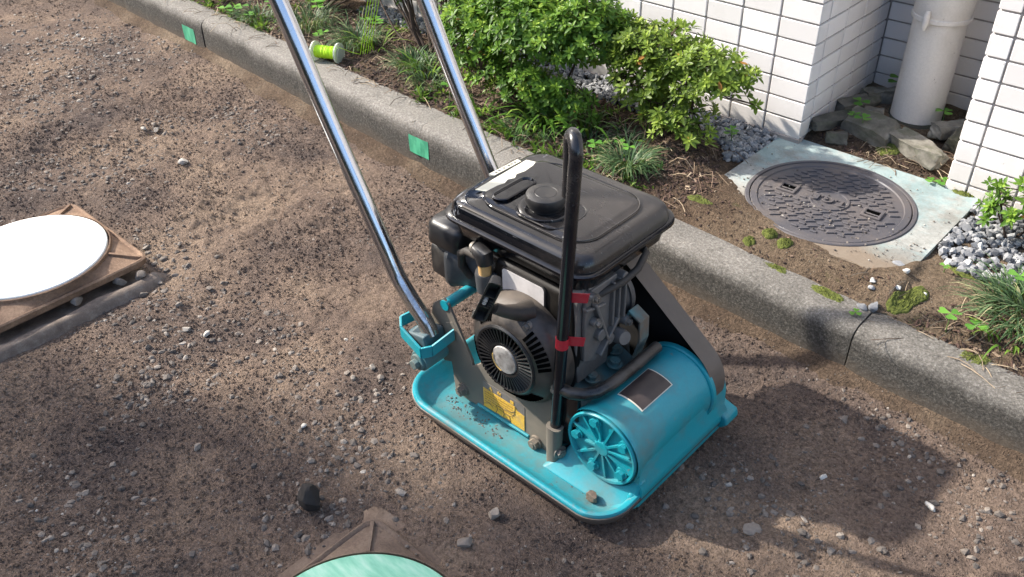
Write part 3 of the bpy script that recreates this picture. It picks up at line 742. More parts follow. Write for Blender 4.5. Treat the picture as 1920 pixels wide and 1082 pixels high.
# side plates that carry the engine
SP = [(-.096, .026), (-.100, .088), (-.114, .15), (-.112, .185), (-.090, .198), (-.060, .150), (-.044, .118), (-.025, .135), (.0, .16), (.12, .165), (.150, .150), (.158, .10), (.153, .018), (.147, .008), (.128, .010), (.095, .024), (.082, .034), (-.018, .034), (-.032, .026), (-.060, .022)]
m_ = MB(); m_.prism(SP, 'Y', -1.1145, -1.1075); spn = m_.build('side_plate', M_dustplate, pc, bevel=.0015)
m_ = MB(); m_.prism(SP, 'Y', -.9075, -.9005); spf = m_.build('side_plate', M_dustplate, pc, bevel=.0015)
for x, z in ((-.072, .045), (.112, .030)):
    m_ = MB(); m_.cyl((x, -1.1145, z), (x, -1.119, z), .0135, 20); m_.cyl((x, -1.119, z), (x, -1.128, z), .0105, 6); m_.cyl((x, -1.128, z), (x, -1.130, z), .005, 12); m_.build('bolt', M_dustplate, spn, ang=30)
m_ = MB(); m_.box(-.035, .095, -1.1185, -1.02, .028, .034); m_.box(-.10, .155, -1.105, -.91, .019, .026); m_.build('engine_bed', M_teal, pc, bevel=.002)
m_ = MB(); m_.prism([(-.02, .03), (.20, .03), (.20, .10), (.19, .135), (.14, .155), (-.02, .155)], 'Y', -1.085, -.92); m_.build('engine_bed', M_teal_dusty, pc, bevel=.004)
# yellow caution label, torn
M_yel = rust('torn_yellow_label', [(.62, .36, .04), (.70, .42, .05), (.52, .33, .12)], 30)
LBX0, LBX1 = -.0185, .084; LBZ0, LBZ1 = .0365, .099; yl = -1.1152
m_ = MB(); m_.prism([(LBX0, LBZ0), (LBX1, LBZ0), (LBX1, LBZ1-.004), (LBX1-.012, LBZ1), (LBX0, LBZ1)], 'Y', yl, yl+.0006); lb = m_.build('caution_label', simple('grey_label_header', (.16, .14, .125), .6), spn, smooth=False)
m_ = MB(); m_.prism([(LBX0+.0005, LBZ0+.0005), (.012, LBZ0+.0015), (.020, .040), (.030, .0385), (.047, .042), (.051, .0372), (.0835, .0372), (.0835, .074), (.066, .0765), (.062, .0830), (LBX0+.0005, .0835)], 'Y', yl-.0006, yl-.0001); m_.build('yellow_panel', M_yel, lb, smooth=False)
m_ = MB()                       # rows of small print and torn seams
for i, z in enumerate((.0765, .0705, .0645, .0585, .0525)):
    x = LBX0+.004
    while x < .056:
        l = random.uniform(.002, .006); m_.box(x, x+l, yl-.0009, yl-.0007, z-.0011, z+.0009); x += l+random.uniform(.0012, .002)
m_.build('small_print', simple('brown_print', (.33, .17, .03), .6), lb, smooth=False)
m_ = MB()
for pts in ([(.012, .0375), (.018, .050), (.014, .058), (.030, .061), (.034, .049), (.032, .040)], [(.034, .049), (.047, .052), (.050, .038)], [(.034, .061), (.050, .063), (.062, .072)], [(LBX0, .0435), (-.004, .052), (.006, .047)], [(.062, .0835), (.060, .064), (.053, .055)]):
    m_.tube([(x, yl-.0008, z) for x, z in pts], .0006, 5)
for cx in (.0, .022, .051):       # yellow header signs, too worn to read
    pass
m_.build('torn_seam', simple('dark_tear', (.12, .085, .05), .8), lb, smooth=False)
m_ = MB()
m_.prism([(-.004, .0865), (.006, .0865), (.001, .0955)], 'Y', yl-.0009, yl-.0002)
for x0 in (.018,):
    for dx, dz, wx, wz in ((0, .002, .009, .0012), (0, .0055, .009, .0012), (.0035, 0, .0014, .009), (.001, .0035, .007, .001), (.0075, 0, .001, .004), (.001, 0, .001, .003)):
        m_.box(x0+dx, x0+dx+wx, yl-.0009, yl-.0002, .0868+dz, .0868+dz+wz)
m_.box(.050, .058, yl-.0009, yl-.0002, .086, .0925)
m_.build('header_sign', M_yel, lb, smooth=False)
# crankcase block, cylinder, shroud
m_ = MB()
m_.box(-.01, .150, -1.072, -.93, .15, .345); m_.box(-.07, .0, -1.05, -.95, .22, .33)
eng = m_.build('engine_block', M_blkdusty, pc, bevel=.008, seg=3)
SH = []
for k in range(0, 37):
    a = rad(-62+k*(170+62)/36.0); 
    SH.append((.064+.098*math.cos(a), .214+.098*math.sin(a)))
shp = [(-.03, .16), (.01, .125), (.064, .114), (.13, .125), (.158, .16), (.168, .22), (.165, .30), (.158, .354), (-.012, .354), (-.030, .30), (-.036, .22)]
m_ = MB(); m_.prism(shp, 'Y', -1.080, -1.060); m_.build('fan_shroud', painted('black_fan_shroud', (.006, .0055, .005), .42, .2, dustcol=(.045, .036, .028), scale=9, spec=.25), pc, bevel=.010, seg=4)
m_ = MB(); m_.prism(rrect(.007, .104, .294, .349, .007, 4), 'Y', -1.0830, -1.0802); lp = m_.build('engine_label', simple('black_label_edge', (.03, .028, .027), .4), pc, smooth=False)
m_ = MB(); m_.prism(rrect(.0095, .1015, .2965, .3465, .006, 4), 'Y', -1.0840, -1.0832); m_.build('label_face', M_silverlabel, lp, smooth=False)
for x, z in ((-.018, .340), (.146, .342), (.156, .19), (-.022, .185)):
    m_ = MB(); m_.bolt((x, -1.080, z), (0, -1, 0), .0055, .004); m_.build('bolt', M_steel, eng, ang=30)
# recoil starter
SX, SZ = .066, .214
m_ = MB(); m_.lathe([(.104, .034), (.103, .012), (.098, .0), (.086, -.010), (.074, -.020), (.0655, -.0235), (.064, -.020), (.063, -.004), (.001, -.004)], (SX, -1.118, SZ), 'Y', 64)
rs = m_.build('recoil_starter', painted('brown_dusty_starter', (.022, .019, .017), .32, .42, dustcol=(.12, .094, .072), scale=11), pc, ang=40)
m_ = MB(); m_.cyl((SX, -1.1235, SZ), (SX, -1.1220, SZ), .0615, 48); m_.build('grille_well', M_pit_shade, rs)  # black disc, shade behind the grille bars put into its colour
m_ = MB(); m_.lathe([(.067, .0), (.067, -.006), (.064, -.0085), (.0605, -.0075), (.060, .002)], (SX, -1.1365, SZ), 'Y', 64, cap=False)
m_.lathe([(.035, .004), (.036, -.004), (.0335, -.0075), (.030, -.0075), (.029, -.004)], (SX, -1.1365, SZ), 'Y', 40)
for k in range(44):
    a = 2*math.pi*k/44; R_ = Matrix.Rotation(-a, 3, 'Y') @ Matrix.Rotation(rad(18), 3, 'X'); c = Vector((SX, -1.1395, SZ))+R_ @ Vector((.048, 0, 0))
    m_.obox(c, (.029, .011, .0021), R_)
m_.build('grille', painted('black_grille', (.012, .012, .013), .3, .12, dustcol=(.08, .07, .06), scale=20), rs, ang=30)
m_ = MB(); m_.lathe([(.0275, .003), (.0275, -.0065), (.026, -.0085), (.020, -.0095), (.001, -.010)], (SX, -1.1365, SZ), 'Y', 40)
m_.build('hub_disc', painted('scuffed_hub_label', (.085, .078, .072), .28, .75, dustcol=(.42, .40, .38), metallic=.4, scale=32), rs, ang=40)
m_ = MB(); pts = [(SX+.0245*math.cos(rad(t)), -1.1468, SZ+.0245*math.sin(rad(t))) for t in range(170, 262, 8)]; m_.tube(pts, .0009, 6); m_.build('gold_arc', simple('gold_line', (.55, .36, .1), .4, bumps=0), rs)
m_ = MB()                                             # outer vent slots as black boxes on the cone, their shade put into colour
for a0, a1, r0, r1, nn in ((8, 60, .072, .091, 8), (116, 142, .072, .088, 6), (180, 250, .071, .087, 13), (264, 322, .071, .092, 13)):
    for k in range(nn):
        a = rad(a0+(a1-a0)*(k+.5)/nn); rm = (r0+r1)/2; R_ = Matrix.Rotation(-a, 3, 'Y') @ Matrix.Rotation(rad(39.8), 3, 'Z')
        yy = -1.118-.0205+(rm-.074)*20/24
        c = Matrix.Rotation(-a, 3, 'Y') @ Vector((rm, 0, 0))
        m_.obox(Vector((SX, yy, SZ))+c, ((r1-r0)*1.15, .0022, rad(a1-a0)/nn*rm*.60), R_)
m_.build('vent_slot', M_pit_shade, rs, smooth=False)['kind'] = 'stuff'
for a, r in ((66, .088), (152, .093), (-12, .098)):
    m_ = MB()
    p = Vector((SX+r*math.cos(rad(a)), -1.122, SZ+r*math.sin(rad(a))))
    m_.tube([p+Vector((0, .01, 0)), p-Vector((0, .004, 0))], .0085, 12); m_.tube([p-Vector((0, .004, 0)), p-Vector((0, .010, 0))], .005, 6)
    m_.build('bolt', M_steel, rs, ang=30)
# starter rope guide and T-handle
m_ = MB(); m_.tube([(.088, -1.105, .308), (.082, -1.128, .315), (.073, -1.150, .326), (.068, -1.165, .338)], [.020, .014, .0105, .0095], 16); stm = m_.build('rope_guide', M_blkdusty, rs)
hc = Vector((.066, -1.176, .3635)); d = Vector((.043, 0, .091)).normalized(); e2 = Vector((.55, -.80, -.22)); e2 = (e2-d*e2.dot(d)).normalized(); e3 = d.cross(e2)
R_ = Matrix((d, e3, e2)).transposed()
m_ = MB()
hl, hw, hd = .104, .023, .020
ro = [(x, y) for x, y in rrect(-hl/2, hl/2, -hw/2, hw/2, .006, 3)]; ri = [(x, y) for x, y in rrect(-hl/2+.003, hl/2-.003, -hw/2+.003, hw/2-.003, .004, 3)]
m_.loft([[hc+R_ @ Vector((x*.9, y*.7, -hd/2)) for x, y in ro], [hc+R_ @ Vector((x, y, hd/2)) for x, y in ro], [hc+R_ @ Vector((x, y, hd/2)) for x, y in ri], [hc+R_ @ Vector((x*.95, y*.95, -hd/2+.005)) for x, y in ri]])
for q in (-.014, .014): m_.obox(hc+R_ @ Vector((q, 0, .003)), (.003, hw-.003, hd-.008), R_)
for q in (-.006, 0, .006): m_.obox(hc+R_ @ Vector((q, .006, .006)), (.0015, .007, hd-.010), R_)
ph = m_.build('pull_handle', M_blkplastic, rs, ang=30)
m_ = MB()
for q in (-.004, .004): m_.tube([hc+R_ @ Vector((-.003+q, -.003, .002)), hc+R_ @ Vector((-.003+q, -.003, .008))], [.0045, .0035], 10)
m_.build('rope_knot', simple('pale_rope', (.55, .5, .46), .7), ph)
# crankcase cover facing forward, in cast aluminium
m_ = MB()
cp = [(-1.076, .345), (-1.058, .372), (-.975, .372), (-.955, .30), (-.950, .25), (-.985, .215), (-.99, .17), (-1.07, .17), (-1.078, .25)]
m_.prism(cp, 'X', .148, .166)
m_.prism([(-1.066, .335), (-1.052, .360), (-.985, .358), (-.966, .29), (-.963, .255), (-.995, .228), (-1.035, .205), (-1.065, .22)], 'X', .166, .174)
for y in (-1.0, -.984, -.968): m_.box(.166, .182, y-.0025, y+.0025, .262, .352)
m_.obox((.176, -1.03, .285), (.018, .006, .11), Matrix.Rotation(rad(22), 3, 'X')); m_.obox((.176, -1.01, .245), (.018, .006, .07), Matrix.Rotation(rad(-40), 3, 'X'))
m_.obox((.175, -1.045, .325), (.012, .05, .006), Matrix.Rotation(rad(-15), 3, 'X'))
for y, z, r in ((-1.048, .298, .008), (-.962, .252, .009), (-1.055, .352, .008), (-.975, .352, .008), (-1.005, .238, .010), (-1.03, .262, .012)):
    m_.cyl((.160, y, z), (.184, y, z), r, 14)
cc = m_.build('crankcase_cover', M_alu, pc, bevel=.002)
for y, z in ((-1.048, .298), (-1.055, .352), (-.962, .252)):
    m_ = MB(); m_.bolt((.184, y, z), (1, 0, 0), .006, .006); m_.build('bolt', M_steel, cc, ang=30)
m_ = MB(); m_.tube([(.15, -.978, .225), (.190, -.982, .232), (.197, -.984, .234)], [.014, .014, .012], 18); m_.build('oil_plug', M_alu, pc, ang=30)
# pressed grey bracket under the tank with a hose over it
m_ = MB(); m_.obox((.164, -1.000, .372), (.004, .110, .026), Matrix.Rotation(rad(0), 3, 'X') @ Matrix.Rotation(rad(-28), 3, 'Y')); 
br = m_.build('tank_bracket', M_alu, pc, bevel=.001)
m_ = MB()
for y in (-1.03, -.99): m_.obox((.1668, y, .373), (.003, .006, .006), Matrix.Rotation(rad(-28), 3, 'Y'))
m_.build('slot', M_pit_shade, br, smooth=False)  # black blocks on the bracket in place of shaded openings
m_ = MB(); m_.tube([(.150, -1.055, .335), (.172, -1.030, .340), (.184, -.985, .345), (.186, -.945, .352), (.180, -.915, .366), (.150, -.900, .376)], .0065, 12); m_.build('fuel_hose', M_rubber, pc)
m_ = MB(); m_.lathe([(.052, -.028), (.052, 0), (.048, .004), (.02, .006)], (.118, -.925, .272), 'Y', 40); m_.lathe([(.056, -.012), (.056, -.002)], (.118, -.925, .272), 'Y', 40)
m_.build('clutch_drum', M_grey, pc, ang=30)
# turquoise bent bracket behind the block
m_ = MB()
pth = [(.174, .242), (.183, .268), (.206, .256), (.208, .216), (.195, .165), (.190, .150)]
for q in range(len(pth)-1):
    a, b_ = Vector((pth[q][0], 0, pth[q][1])), Vector((pth[q+1][0], 0, pth[q+1][1])); dd = (b_-a); R_ = Matrix.Rotation(-math.atan2(dd.z, dd.x), 3, 'Y')
    m_.obox(((a.x+b_.x)/2, -.945, (a.z+b_.z)/2), (dd.length+.003, .026, .004), R_)
m_.build('belt_bracket', M_teal_dusty, pc, bevel=.001)
for p in ((.150, -.945, .158), (.172, -.975, .157), (.165, -1.03, .157)):
    m_ = MB(); m_.bolt(p, (.15, 0, 1), .010, .008); m_.build('mount_bolt', M_teal_dusty, pc, ang=30)
# fuel tank
tk = None
TX0, TX1, TY0, TY1 = -.138, .192, -1.094, -.824
def tr(ins, z, r=.045): return [(x, y, z) for x, y in rrect(TX0+ins, TX1-ins, TY0+ins, TY1-ins, max(.012, r-ins*.5), 8)]
m_ = MB(); m_.loft([tr(.050, .348), tr(.030, .352), tr(.017, .366), tr(.012, .392), tr(.010, .3965)])
tk = m_.build('fuel_tank', M_black, pc, ang=60)
m_ = MB(); m_.loft([tr(.004, .3945), tr(0, .397), tr(0, .4015), tr(.004, .4035), tr(.010, .4035)]); m_.build('seam_flange', M_black, tk, ang=50)
m_ = MB(); m_.loft([tr(.008, .403), tr(.0095, .412), tr(.0125, .4205), tr(.0165, .4252), tr(.0225, .4280), tr(.031, .4292), tr(.048, .4302), tr(.054, .4330), tr(.060, .4338), tr(.11, .4342)])
m_.build('tank_shell', M_tank, tk, ang=60)
# pressed shapes on the shell: filler dish ridge, oval well, long panel line
m_ = MB()
def ridge(pts, r, z, closed=True):
    p = [(x, y, z) for x, y in pts]
    if closed: p = p+p[:1]
    m_.tube(p, r, 8, cap=not closed)
ridge(rrect(-.008, .098, -1.045, -.955, .030, 6), .0022, .4328)
ridge(rrect(-.083, .152, -1.055, -.868, .050, 8), .0014, .4325)
m_.build('pressed_ridge', M_tank, tk)
m_ = MB(); ov = rrect(-.062, -.027, -1.040, -.945, .0170, 8); ovi = rrect(-.058, -.031, -1.036, -.949, .0130, 8)
m_.loft([[(x, y, .430) for x, y in ov], [(x, y, .4385) for x, y in ov], [(x, y, .4395) for x, y in rrect(-.0605, -.0285, -1.0385, -.9465, .0155, 8)], [(x, y, .4395) for x, y in ovi], [(x, y, .4365) for x, y in rrect(-.056, -.033, -1.034, -.951, .011, 8)]])
m_.build('gauge_boss', M_tank, tk, ang=50)
m_ = MB(); m_.lathe([(.047, -.002), (.046, .0035), (.040, .0055), (.036, .004)], (.033, -1.0, .433), 'Z', 48); m_.build('filler_neck', M_tank, tk, ang=50)
m_ = MB(); m_.lathe([(.0285, .0), (.0285, .008), (.0325, .009), (.034, .012), (.034, .023), (.0325, .0265), (.029, .028), (.019, .0285), (.0185, .0280), (.0180, .0285), (.001, .0288)], (.033, -1.0, .435), 'Z', 48)
m_.build('filler_cap', M_blkplastic, tk, ang=35)
# worn white sticker and the small white boxed one beside it
M_stk = simple('yellowed_white_sticker', (.66, .63, .50), .5, var=.06, scale=30, bumps=0)
stp = [(-.097, -1.034), (-.079, -1.026), (-.078, -1.000), (-.074, -.985), (-.079, -.972), (-.073, -.960), (-.080, -.948), (-.076, -.930), (-.079, -.905), (-.084, -.893), (-.102, -.898)]
m_ = MB(); m_.prism(stp, 'Z', .4322, .4340); m_.build('white_sticker', M_stk, tk, smooth=False)
m_ = MB(); m_.prism([(-.1215, -.975), (-.111, -.972), (-.1100, -.903), (-.120, -.902)], 'Z', .4265, .4306); bs = m_.build('boxed_sticker', M_stk, tk, smooth=False)
m_ = MB()
for y0 in (-.965, -.957, -.945, -.932, -.925, -.916): m_.add([(-.1185, y0, .4309), (-.1135, y0+.001, .4309), (-.1135, y0+.006, .4309), (-.1175, y0+.004, .4309)], [(0, 1, 2, 3)])
m_.build('worn_print', simple('black_print', (.02, .02, .02), .5, bumps=0), bs, smooth=False)
# air cleaner
m_ = MB(); m_.loft([[(x, y, .297) for x, y in rrect(-.200, -.120, -1.060, -.975, .014, 4)], [(x, y, .303) for x, y in rrect(-.204, -.115, -1.066, -.970, .018, 4)], [(x, y, .338) for x, y in rrect(-.203, -.115, -1.064, -.971, .018, 4)], [(x, y, .348) for x, y in rrect(-.196, -.118, -1.056, -.978, .016, 4)]])
ac = m_.build('air_cleaner_cap', M_blkplastic, pc, ang=60)
m_ = MB(); m_.loft([[(-.198, y, z) for y, z in rrect(-1.058, -.975, .222, .296, .016, 4)], [(-.203, y, z) for y, z in rrect(-1.050, -.983, .230, .288, .016, 4)]][::-1]+[[(-.158, y, z) for y, z in rrect(-1.060, -.973, .218, .298, .018, 4)]])
m_.build('air_cleaner_cover', M_blkplastic, pc, ang=50)
m_ = MB(); m_.loft([[(-.158, y, z) for y, z in rrect(-1.064, -.970, .214, .302, .020, 4)], [(-.148, y, z) for y, z in rrect(-1.066, -.968, .212, .303, .022, 4)], [(-.140, y, z) for y, z in rrect(-1.062, -.972, .214, .300, .026, 4)], [(-.100, y, z) for y, z in rrect(-1.055, -.980, .222, .30, .030, 4)], [(-.07, y, z) for y, z in rrect(-1.04, -.99, .235, .29, .02, 4)]])
m_.build('air_cleaner_case', M_grey, pc, ang=40)
m_ = MB(); m_.tube([(-.098, -1.055, .262), (-.112, -1.062, .285), (-.108, -1.066, .315), (-.088, -1.070, .330), (-.060, -1.074, .334), (-.045, -1.080, .345)], .0075, 12); m_.build('breather_hose', M_rubber, pc)
# strainer with its amber bowl
m_ = MB(); m_.tube([(-.048, -1.082, .352), (-.036, -1.090, .364), (-.024, -1.092, .362), (-.022, -1.092, .345)], [.008, .015, .0165, .014], 18); st = m_.build('fuel_strainer', M_blkplastic, pc, ang=60)
m_ = MB(); m_.tube([(-.0235, -1.092, .345), (-.0235, -1.092, .322)], [.0118, .0110], 20); m_.build('strainer_bowl', M_amber, st)
m_ = MB(); m_.tube([(-.026, -1.085, .324), (-.026, -1.085, .318), (-.026, -1.085, .285)], [.020, .021, .019], 20); m_.build('float_bowl', M_grey, st, ang=40)
m_ = MB(); m_.tube([(-.058, -1.083, .357), (-.052, -1.083, .359)], .0105, 14); m_.build('hose_clip', M_steel, st)
# belt guard on the far side
U, L_ = Vector((.085, .235)), Vector((.248, .128)); rU, rL = .094, .082
def stadium(grow):
    a = math.atan2(L_.y-U.y, L_.x-U.x); dist = (L_-U).length; be = math.acos((rU-rL)/dist); out = []
    for k in range(21):
        t = a-be+(2*be)*k/20-0.0; out.append((L_.x+(rL+grow)*math.cos(t), L_.y+(rL+grow)*math.sin(t)))
    for k in range(21):
        t = a+be+(2*math.pi-2*be)*k/20; out.append((U.x+(rU+grow)*math.cos(t), U.y+(rU+grow)*math.sin(t)))
    return out
m_ = MB(); so, si = stadium(0), stadium(-.003)
m_.loft([[(x, -.903, z) for x, z in so], [(x, -.862, z) for x, z in so], [(x, -.859, z) for x, z in stadium(-.002)], [(x, -.859, z) for x, z in stadium(-.02)]], cap=True)
m_ = MB(); m_.loft([[(x, -.901, z) for x, z in si], [(x, -.903, z) for x, z in so], [(x, -.862, z) for x, z in so], [(x, -.858, z) for x, z in stadium(-.004)]], cap=False); m_.f.append(tuple(range(len(so)*3, len(so)*4)))
bgd = m_.build('belt_guard', M_guardband, pc, ang=40)
m_ = MB(); m_.prism(stadium(-.004), 'Y', -.866, -.862); m_.build('guard_inner_face', painted('dark_guard_inside', (.012, .012, .013), .45, .25, dustcol=(.05, .045, .04)), bgd, ang=40)
m_ = MB(); m_.loft([[(x, -.898, z) for x, z in si], [(x, -.866, z) for x, z in si]], cap=False); m_.build('guard_inside_shade', M_pit_shade, bgd, ang=40)  # black sheet, shade inside the guard rim put into its colour
# guard bar in black tube: rises past the tank and hooks over
def arc(c, u, v, r, a0, a1, n=8): return [Vector(c)+Vector(u)*r*math.cos(rad(a0+(a1-a0)*k/n))+Vector(v)*r*math.sin(rad(a0+(a1-a0)*k/n)) for k in range(n+1)]
hd = Vector((-.76, .65, 0)).normalized()
p0 = Vector((.160, -1.124, .040)); p1 = Vector((.1885, -1.118, .628))
pts = [p0.lerp(p1, t/5) for t in range(6)]+arc(p1+hd*.022, -hd, Vector((.03, 0, 1)).normalized(), .022, 0, 180, 12)[1:]
pts += [pts[-1]+Vector((0, 0, -.04)), pts[-1]+Vector((-.002, 0, -.085))]
m_ = MB(); m_.tube(pts, .0102, 20); gb = m_.build('guard_bar', painted('chipped_black_tube', (.007, .008, .011), .15, .10, dustcol=(.08, .07, .06), chips=(.05, .047, .045), scale=12), pc, ang=60)
q0 = Vector((.176, -1.118, .205))
pts = [Vector((.168, -1.120, .197)), Vector((.190, -1.118, .197)), Vector((.208, -1.108, .198)), Vector((.222, -1.090, .200)), Vector((.229, -1.06, .202)), Vector((.231, -1.02, .203)), Vector((.231, -.935, .204))]
m_ = MB(); m_.tube(pts, .0105, 18); m_.build('side_loop', painted('worn_black_tube', (.012, .012, .012), .28, .35, dustcol=(.09, .078, .066), scale=22), gb, ang=60)
m_ = MB(); m_.box(.172, .205, -1.118, -1.108, .11, .190); m_.build('gusset', M_black, gb, bevel=.002)
m_ = MB(); m_.loft([[(x, y, .008) for x, y in rrect(.149, .170, -1.134, -1.1145, .005, 3)], [(x, y, .100) for x, y in rrect(.149, .178, -1.138, -1.1145, .010, 3)], [(x, y, .112) for x, y in rrect(.149, .179, -1.139, -1.1145, .010, 3)]]); m_.build('bar_socket', M_dustplate, gb, ang=40)
m_ = MB(); m_.bolt((.174, -1.125, .055), (1, -.2, 0), .009, .006); m_.build('bolt', M_steel, gb, ang=30)
d_ = (p1-p0).normalized()
for z, L2, off in ((.298, .020, 1), (.385, .018, 0)):
    t = (z-p0.z)/(p1.z-p0.z); c = p0.lerp(p1, t); m_ = MB()
    if off: m_.tube([c-d_*L2/2, c+d_*L2/2], .0108, 20)
    e_ = c+Vector((.008, .006, .002)); s1 = .020
    m_.add([e_+Vector((0, 0, -.009)), e_+Vector((s1, .012, -.007)), e_+Vector((s1+.003, .013, .011)), e_+Vector((0, 0, .009)), e_+Vector((0, .0015, -.009)), e_+Vector((s1, .0135, -.007)), e_+Vector((s1+.003, .0145, .011)), e_+Vector((0, .0015, .009))],
           [(0, 1, 2, 3), (7, 6, 5, 4), (0, 4, 5, 1), (1, 5, 6, 2), (2, 6, 7, 3), (3, 7, 4, 0)])
    m_.build('red_tape', M_red, gb, ang=40)
# handle: two chromed tubes in rubber mounted clamps
def smooth_path(P, n=6):
    P = [Vector(p) for p in P]; out = []
    for i in range(len(P)-1):
        a = P[max(i-1, 0)]; b = P[i]; c = P[i+1]; d = P[min(i+2, len(P)-1)]
        for k in range(n):
            t = k/n; out.append(.5*((2*b)+(c-a)*t+(2*a-5*b+4*c-d)*t*t+(3*b-a-3*c+d)*t**3))
    return out+[P[-1]]
for nm, yy, dx, dz in (('near', -1.140, 0, 0), ('far', -.860, .022, -.008)):
    P = [(-.122+dx, yy, .165+dz), (-.138+dx, yy, .192+dz), (-.172+dx, yy, .226+dz), (-.198+dx, yy, .256+dz), (-.212+dx, yy, .280+dz), (-.228+dx, yy, .312+dz), (-.255+dx, yy, .362+dz), (-.345+dx, yy, .532+dz), (-.436+dx, yy, .716+dz), (-.62+dx, yy, 1.06+dz)]
    m_ = MB(); m_.tube(smooth_path(P), .0155, 28)
    hnd = m_.build('handle_tube', M_chrome, pc, ang=60)
    s = 1 if nm == 'near' else -1
    bc = Vector((-.132, -1.13 if s == 1 else -.885, .155))
    y0, y1 = bc.y-.028, bc.y+.024
    m_ = MB(); m_.tube([(-.155+dx, yy, .168+dz), (-.128+dx, yy, .150+dz)], .022, 16); m_.obox((-.136, yy, .158), (.050, .050, .030), Matrix.Rotation(rad(-12), 3, 'Y')); m_.build('rubber_mount', painted('blue_grey_mount', (.03, .10, .13), .5, .5), pc, bevel=.004)
    # U shaped clamp
    up = [(-.186, yy-.030*s), (-.176, yy-.036*s), (-.118, yy-.036*s), (-.108, yy-.030*s), (-.088, yy+.020*s)]
    m_ = MB()
    cl_ = [(-.176, yy+.024*s, .178), (-.188, yy-.014*s, .172), (-.170, yy-.030*s, .166), (-.112, yy-.036*s, .150), (-.100, yy-.020*s, .152), (-.086, yy+.024*s, .172)]
    for a, b_ in zip(cl_[:-1], cl_[1:]):
        a, b_ = Vector(a), Vector(b_); dd = b_-a; n_ = Vector((dd.y, -dd.x, 0)).normalized()*.0024; hh = Vector((0, 0, .012))
        m_.add([a-n_-hh, b_-n_-hh, b_+n_-hh, a+n_-hh, a-n_+hh, b_-n_+hh, b_+n_+hh, a+n_+hh], [(0, 3, 2, 1), (4, 5, 6, 7), (0, 1, 5, 4), (1, 2, 6, 5), (2, 3, 7, 6), (3, 0, 4, 7)])
    m_.build('handle_clamp', M_teal, pc, bevel=.001)
    m_ = MB(); m_.cyl((-.128, yy-.030*s, .118), (-.128, yy+.034*s, .118), .021, 24); m_.cyl((-.128, yy-.036*s, .118), (-.128, yy-.030*s, .118), .0165, 20); m_.cyl((-.128, yy-.046*s, .118), (-.128, yy-.036*s, .118), .0105, 6)
    m_.build('pivot_bush', M_teal_dusty, pc, bevel=.0015)
    m_ = MB(); y2 = yy+.026*s
    m_.prism([(-.158, .150), (-.140, .215), (-.112, .240), (-.098, .232), (-.044, .128), (-.048, .112), (-.080, .105), (-.120, .088), (-.150, .105)], 'Y', min(y2, y2+.005*s), max(y2, y2+.005*s)); m_.build('handle_bracket', M_dustplate, pc, bevel=.001)
m_ = MB(); m_.tube([(-.108, -1.116, .226), (-.108, -.884, .226)], .0105, 20); m_.build('cross_tube', painted('teal_tube', TEAL, .3, .15, dustcol=(.3, .25, .19), top=.2), pc)

# ------------------------------------------------------------------ rocks and stones
def ico():
    t = (1+5**.5)/2
    v = np.array([(-1, t, 0), (1, t, 0), (-1, -t, 0), (1, -t, 0), (0, -1, t), (0, 1, t), (0, -1, -t), (0, 1, -t), (t, 0, -1), (t, 0, 1), (-t, 0, -1), (-t, 0, 1)])/math.sqrt(1+t*t)
    f = np.array([(0, 11, 5), (0, 5, 1), (0, 1, 7), (0, 7, 10), (0, 10, 11), (1, 5, 9), (5, 11, 4), (11, 10, 2), (10, 7, 6), (7, 1, 8), (3, 9, 4), (3, 4, 2), (3, 2, 6), (3, 6, 8), (3, 8, 9), (4, 9, 5), (2, 4, 11), (6, 2, 10), (8, 6, 7), (9, 8, 1)])
    return v, f
IV, IF = ico()
def subdiv(v, f):
    v = [tuple(p) for p in v]; cache = {}; out = []
    def mid(a, b):
        k = (min(a, b), max(a, b))
        if k not in cache:
            m = np.array(v[a])+np.array(v[b]); m = m/np.linalg.norm(m); cache[k] = len(v); v.append(tuple(m))
        return cache[k]
    for a, b, c in f:
        x, y, z = mid(a, b), mid(b, c), mid(c, a); out += [(a, x, z), (b, y, x), (c, z, y), (x, y, z)]
    return np.array(v), np.array(out)
IV2, IF2 = subdiv(IV, IF); IV3, IF3 = subdiv(IV2, IF2)
def pebbles(P, S, mat_, name, tint, flat=(.45, .8), parent=None, ang=.28, smooth=False, sink=.25):
    n = len(P); V0 = IV[None]*(1+cat_rand((n, 12, 1), -ang, ang))
    V0 = V0*np.stack([np.ones(n), cat_rand((n,), .6, .95), cat_rand((n,), *flat)], 1)[:, None, :]
    a = cat_rand((n,), 0, 2*math.pi); b = cat_rand((n,), -.5, .5)
    x, y, z = V0[..., 0], V0[..., 1], V0[..., 2]
    y2 = y*np.cos(b)[:, None]-z*np.sin(b)[:, None]; z2 = y*np.sin(b)[:, None]+z*np.cos(b)[:, None]
    x3 = x*np.cos(a)[:, None]-y2*np.sin(a)[:, None]; y3 = x*np.sin(a)[:, None]+y2*np.cos(a)[:, None]
    V = np.stack([x3, y3, z2], -1)*S[:, None, None]+P[:, None, :]; V[..., 2] += (S*(.5-sink))[:, None]*.6
    F = (IF[None]+12*np.arange(n)[:, None, None]).reshape(-1, 3)
    return fast_mesh(name, V.reshape(-1, 3), F, mat_, np.repeat(tint, 12), smooth, parent)
def excl(P):
    x, y = P[:, 0], P[:, 1]
    k = y < yf(x)-.012
    for cx, cy, z in MH: k &= ~((abs(x-cx) < .20) & (abs(y-cy) < .20))
    k &= ~((x > -.14) & (x < .31) & (y > -1.17) & (y < -.82))
    return k
def scatter(n, lo, hi, box, pw=2.6):
    P = np.stack([cat_rand((n,), box[0], box[1]), cat_rand((n,), box[2], box[3])], 1)
    S = lo+(hi-lo)*np.random.rand(n)**pw
    return P, S
PP = []; SS = []
d1 = scatter(6500, .0010, .0052, (-2.0, .95, -1.95, -.5), 4.5)
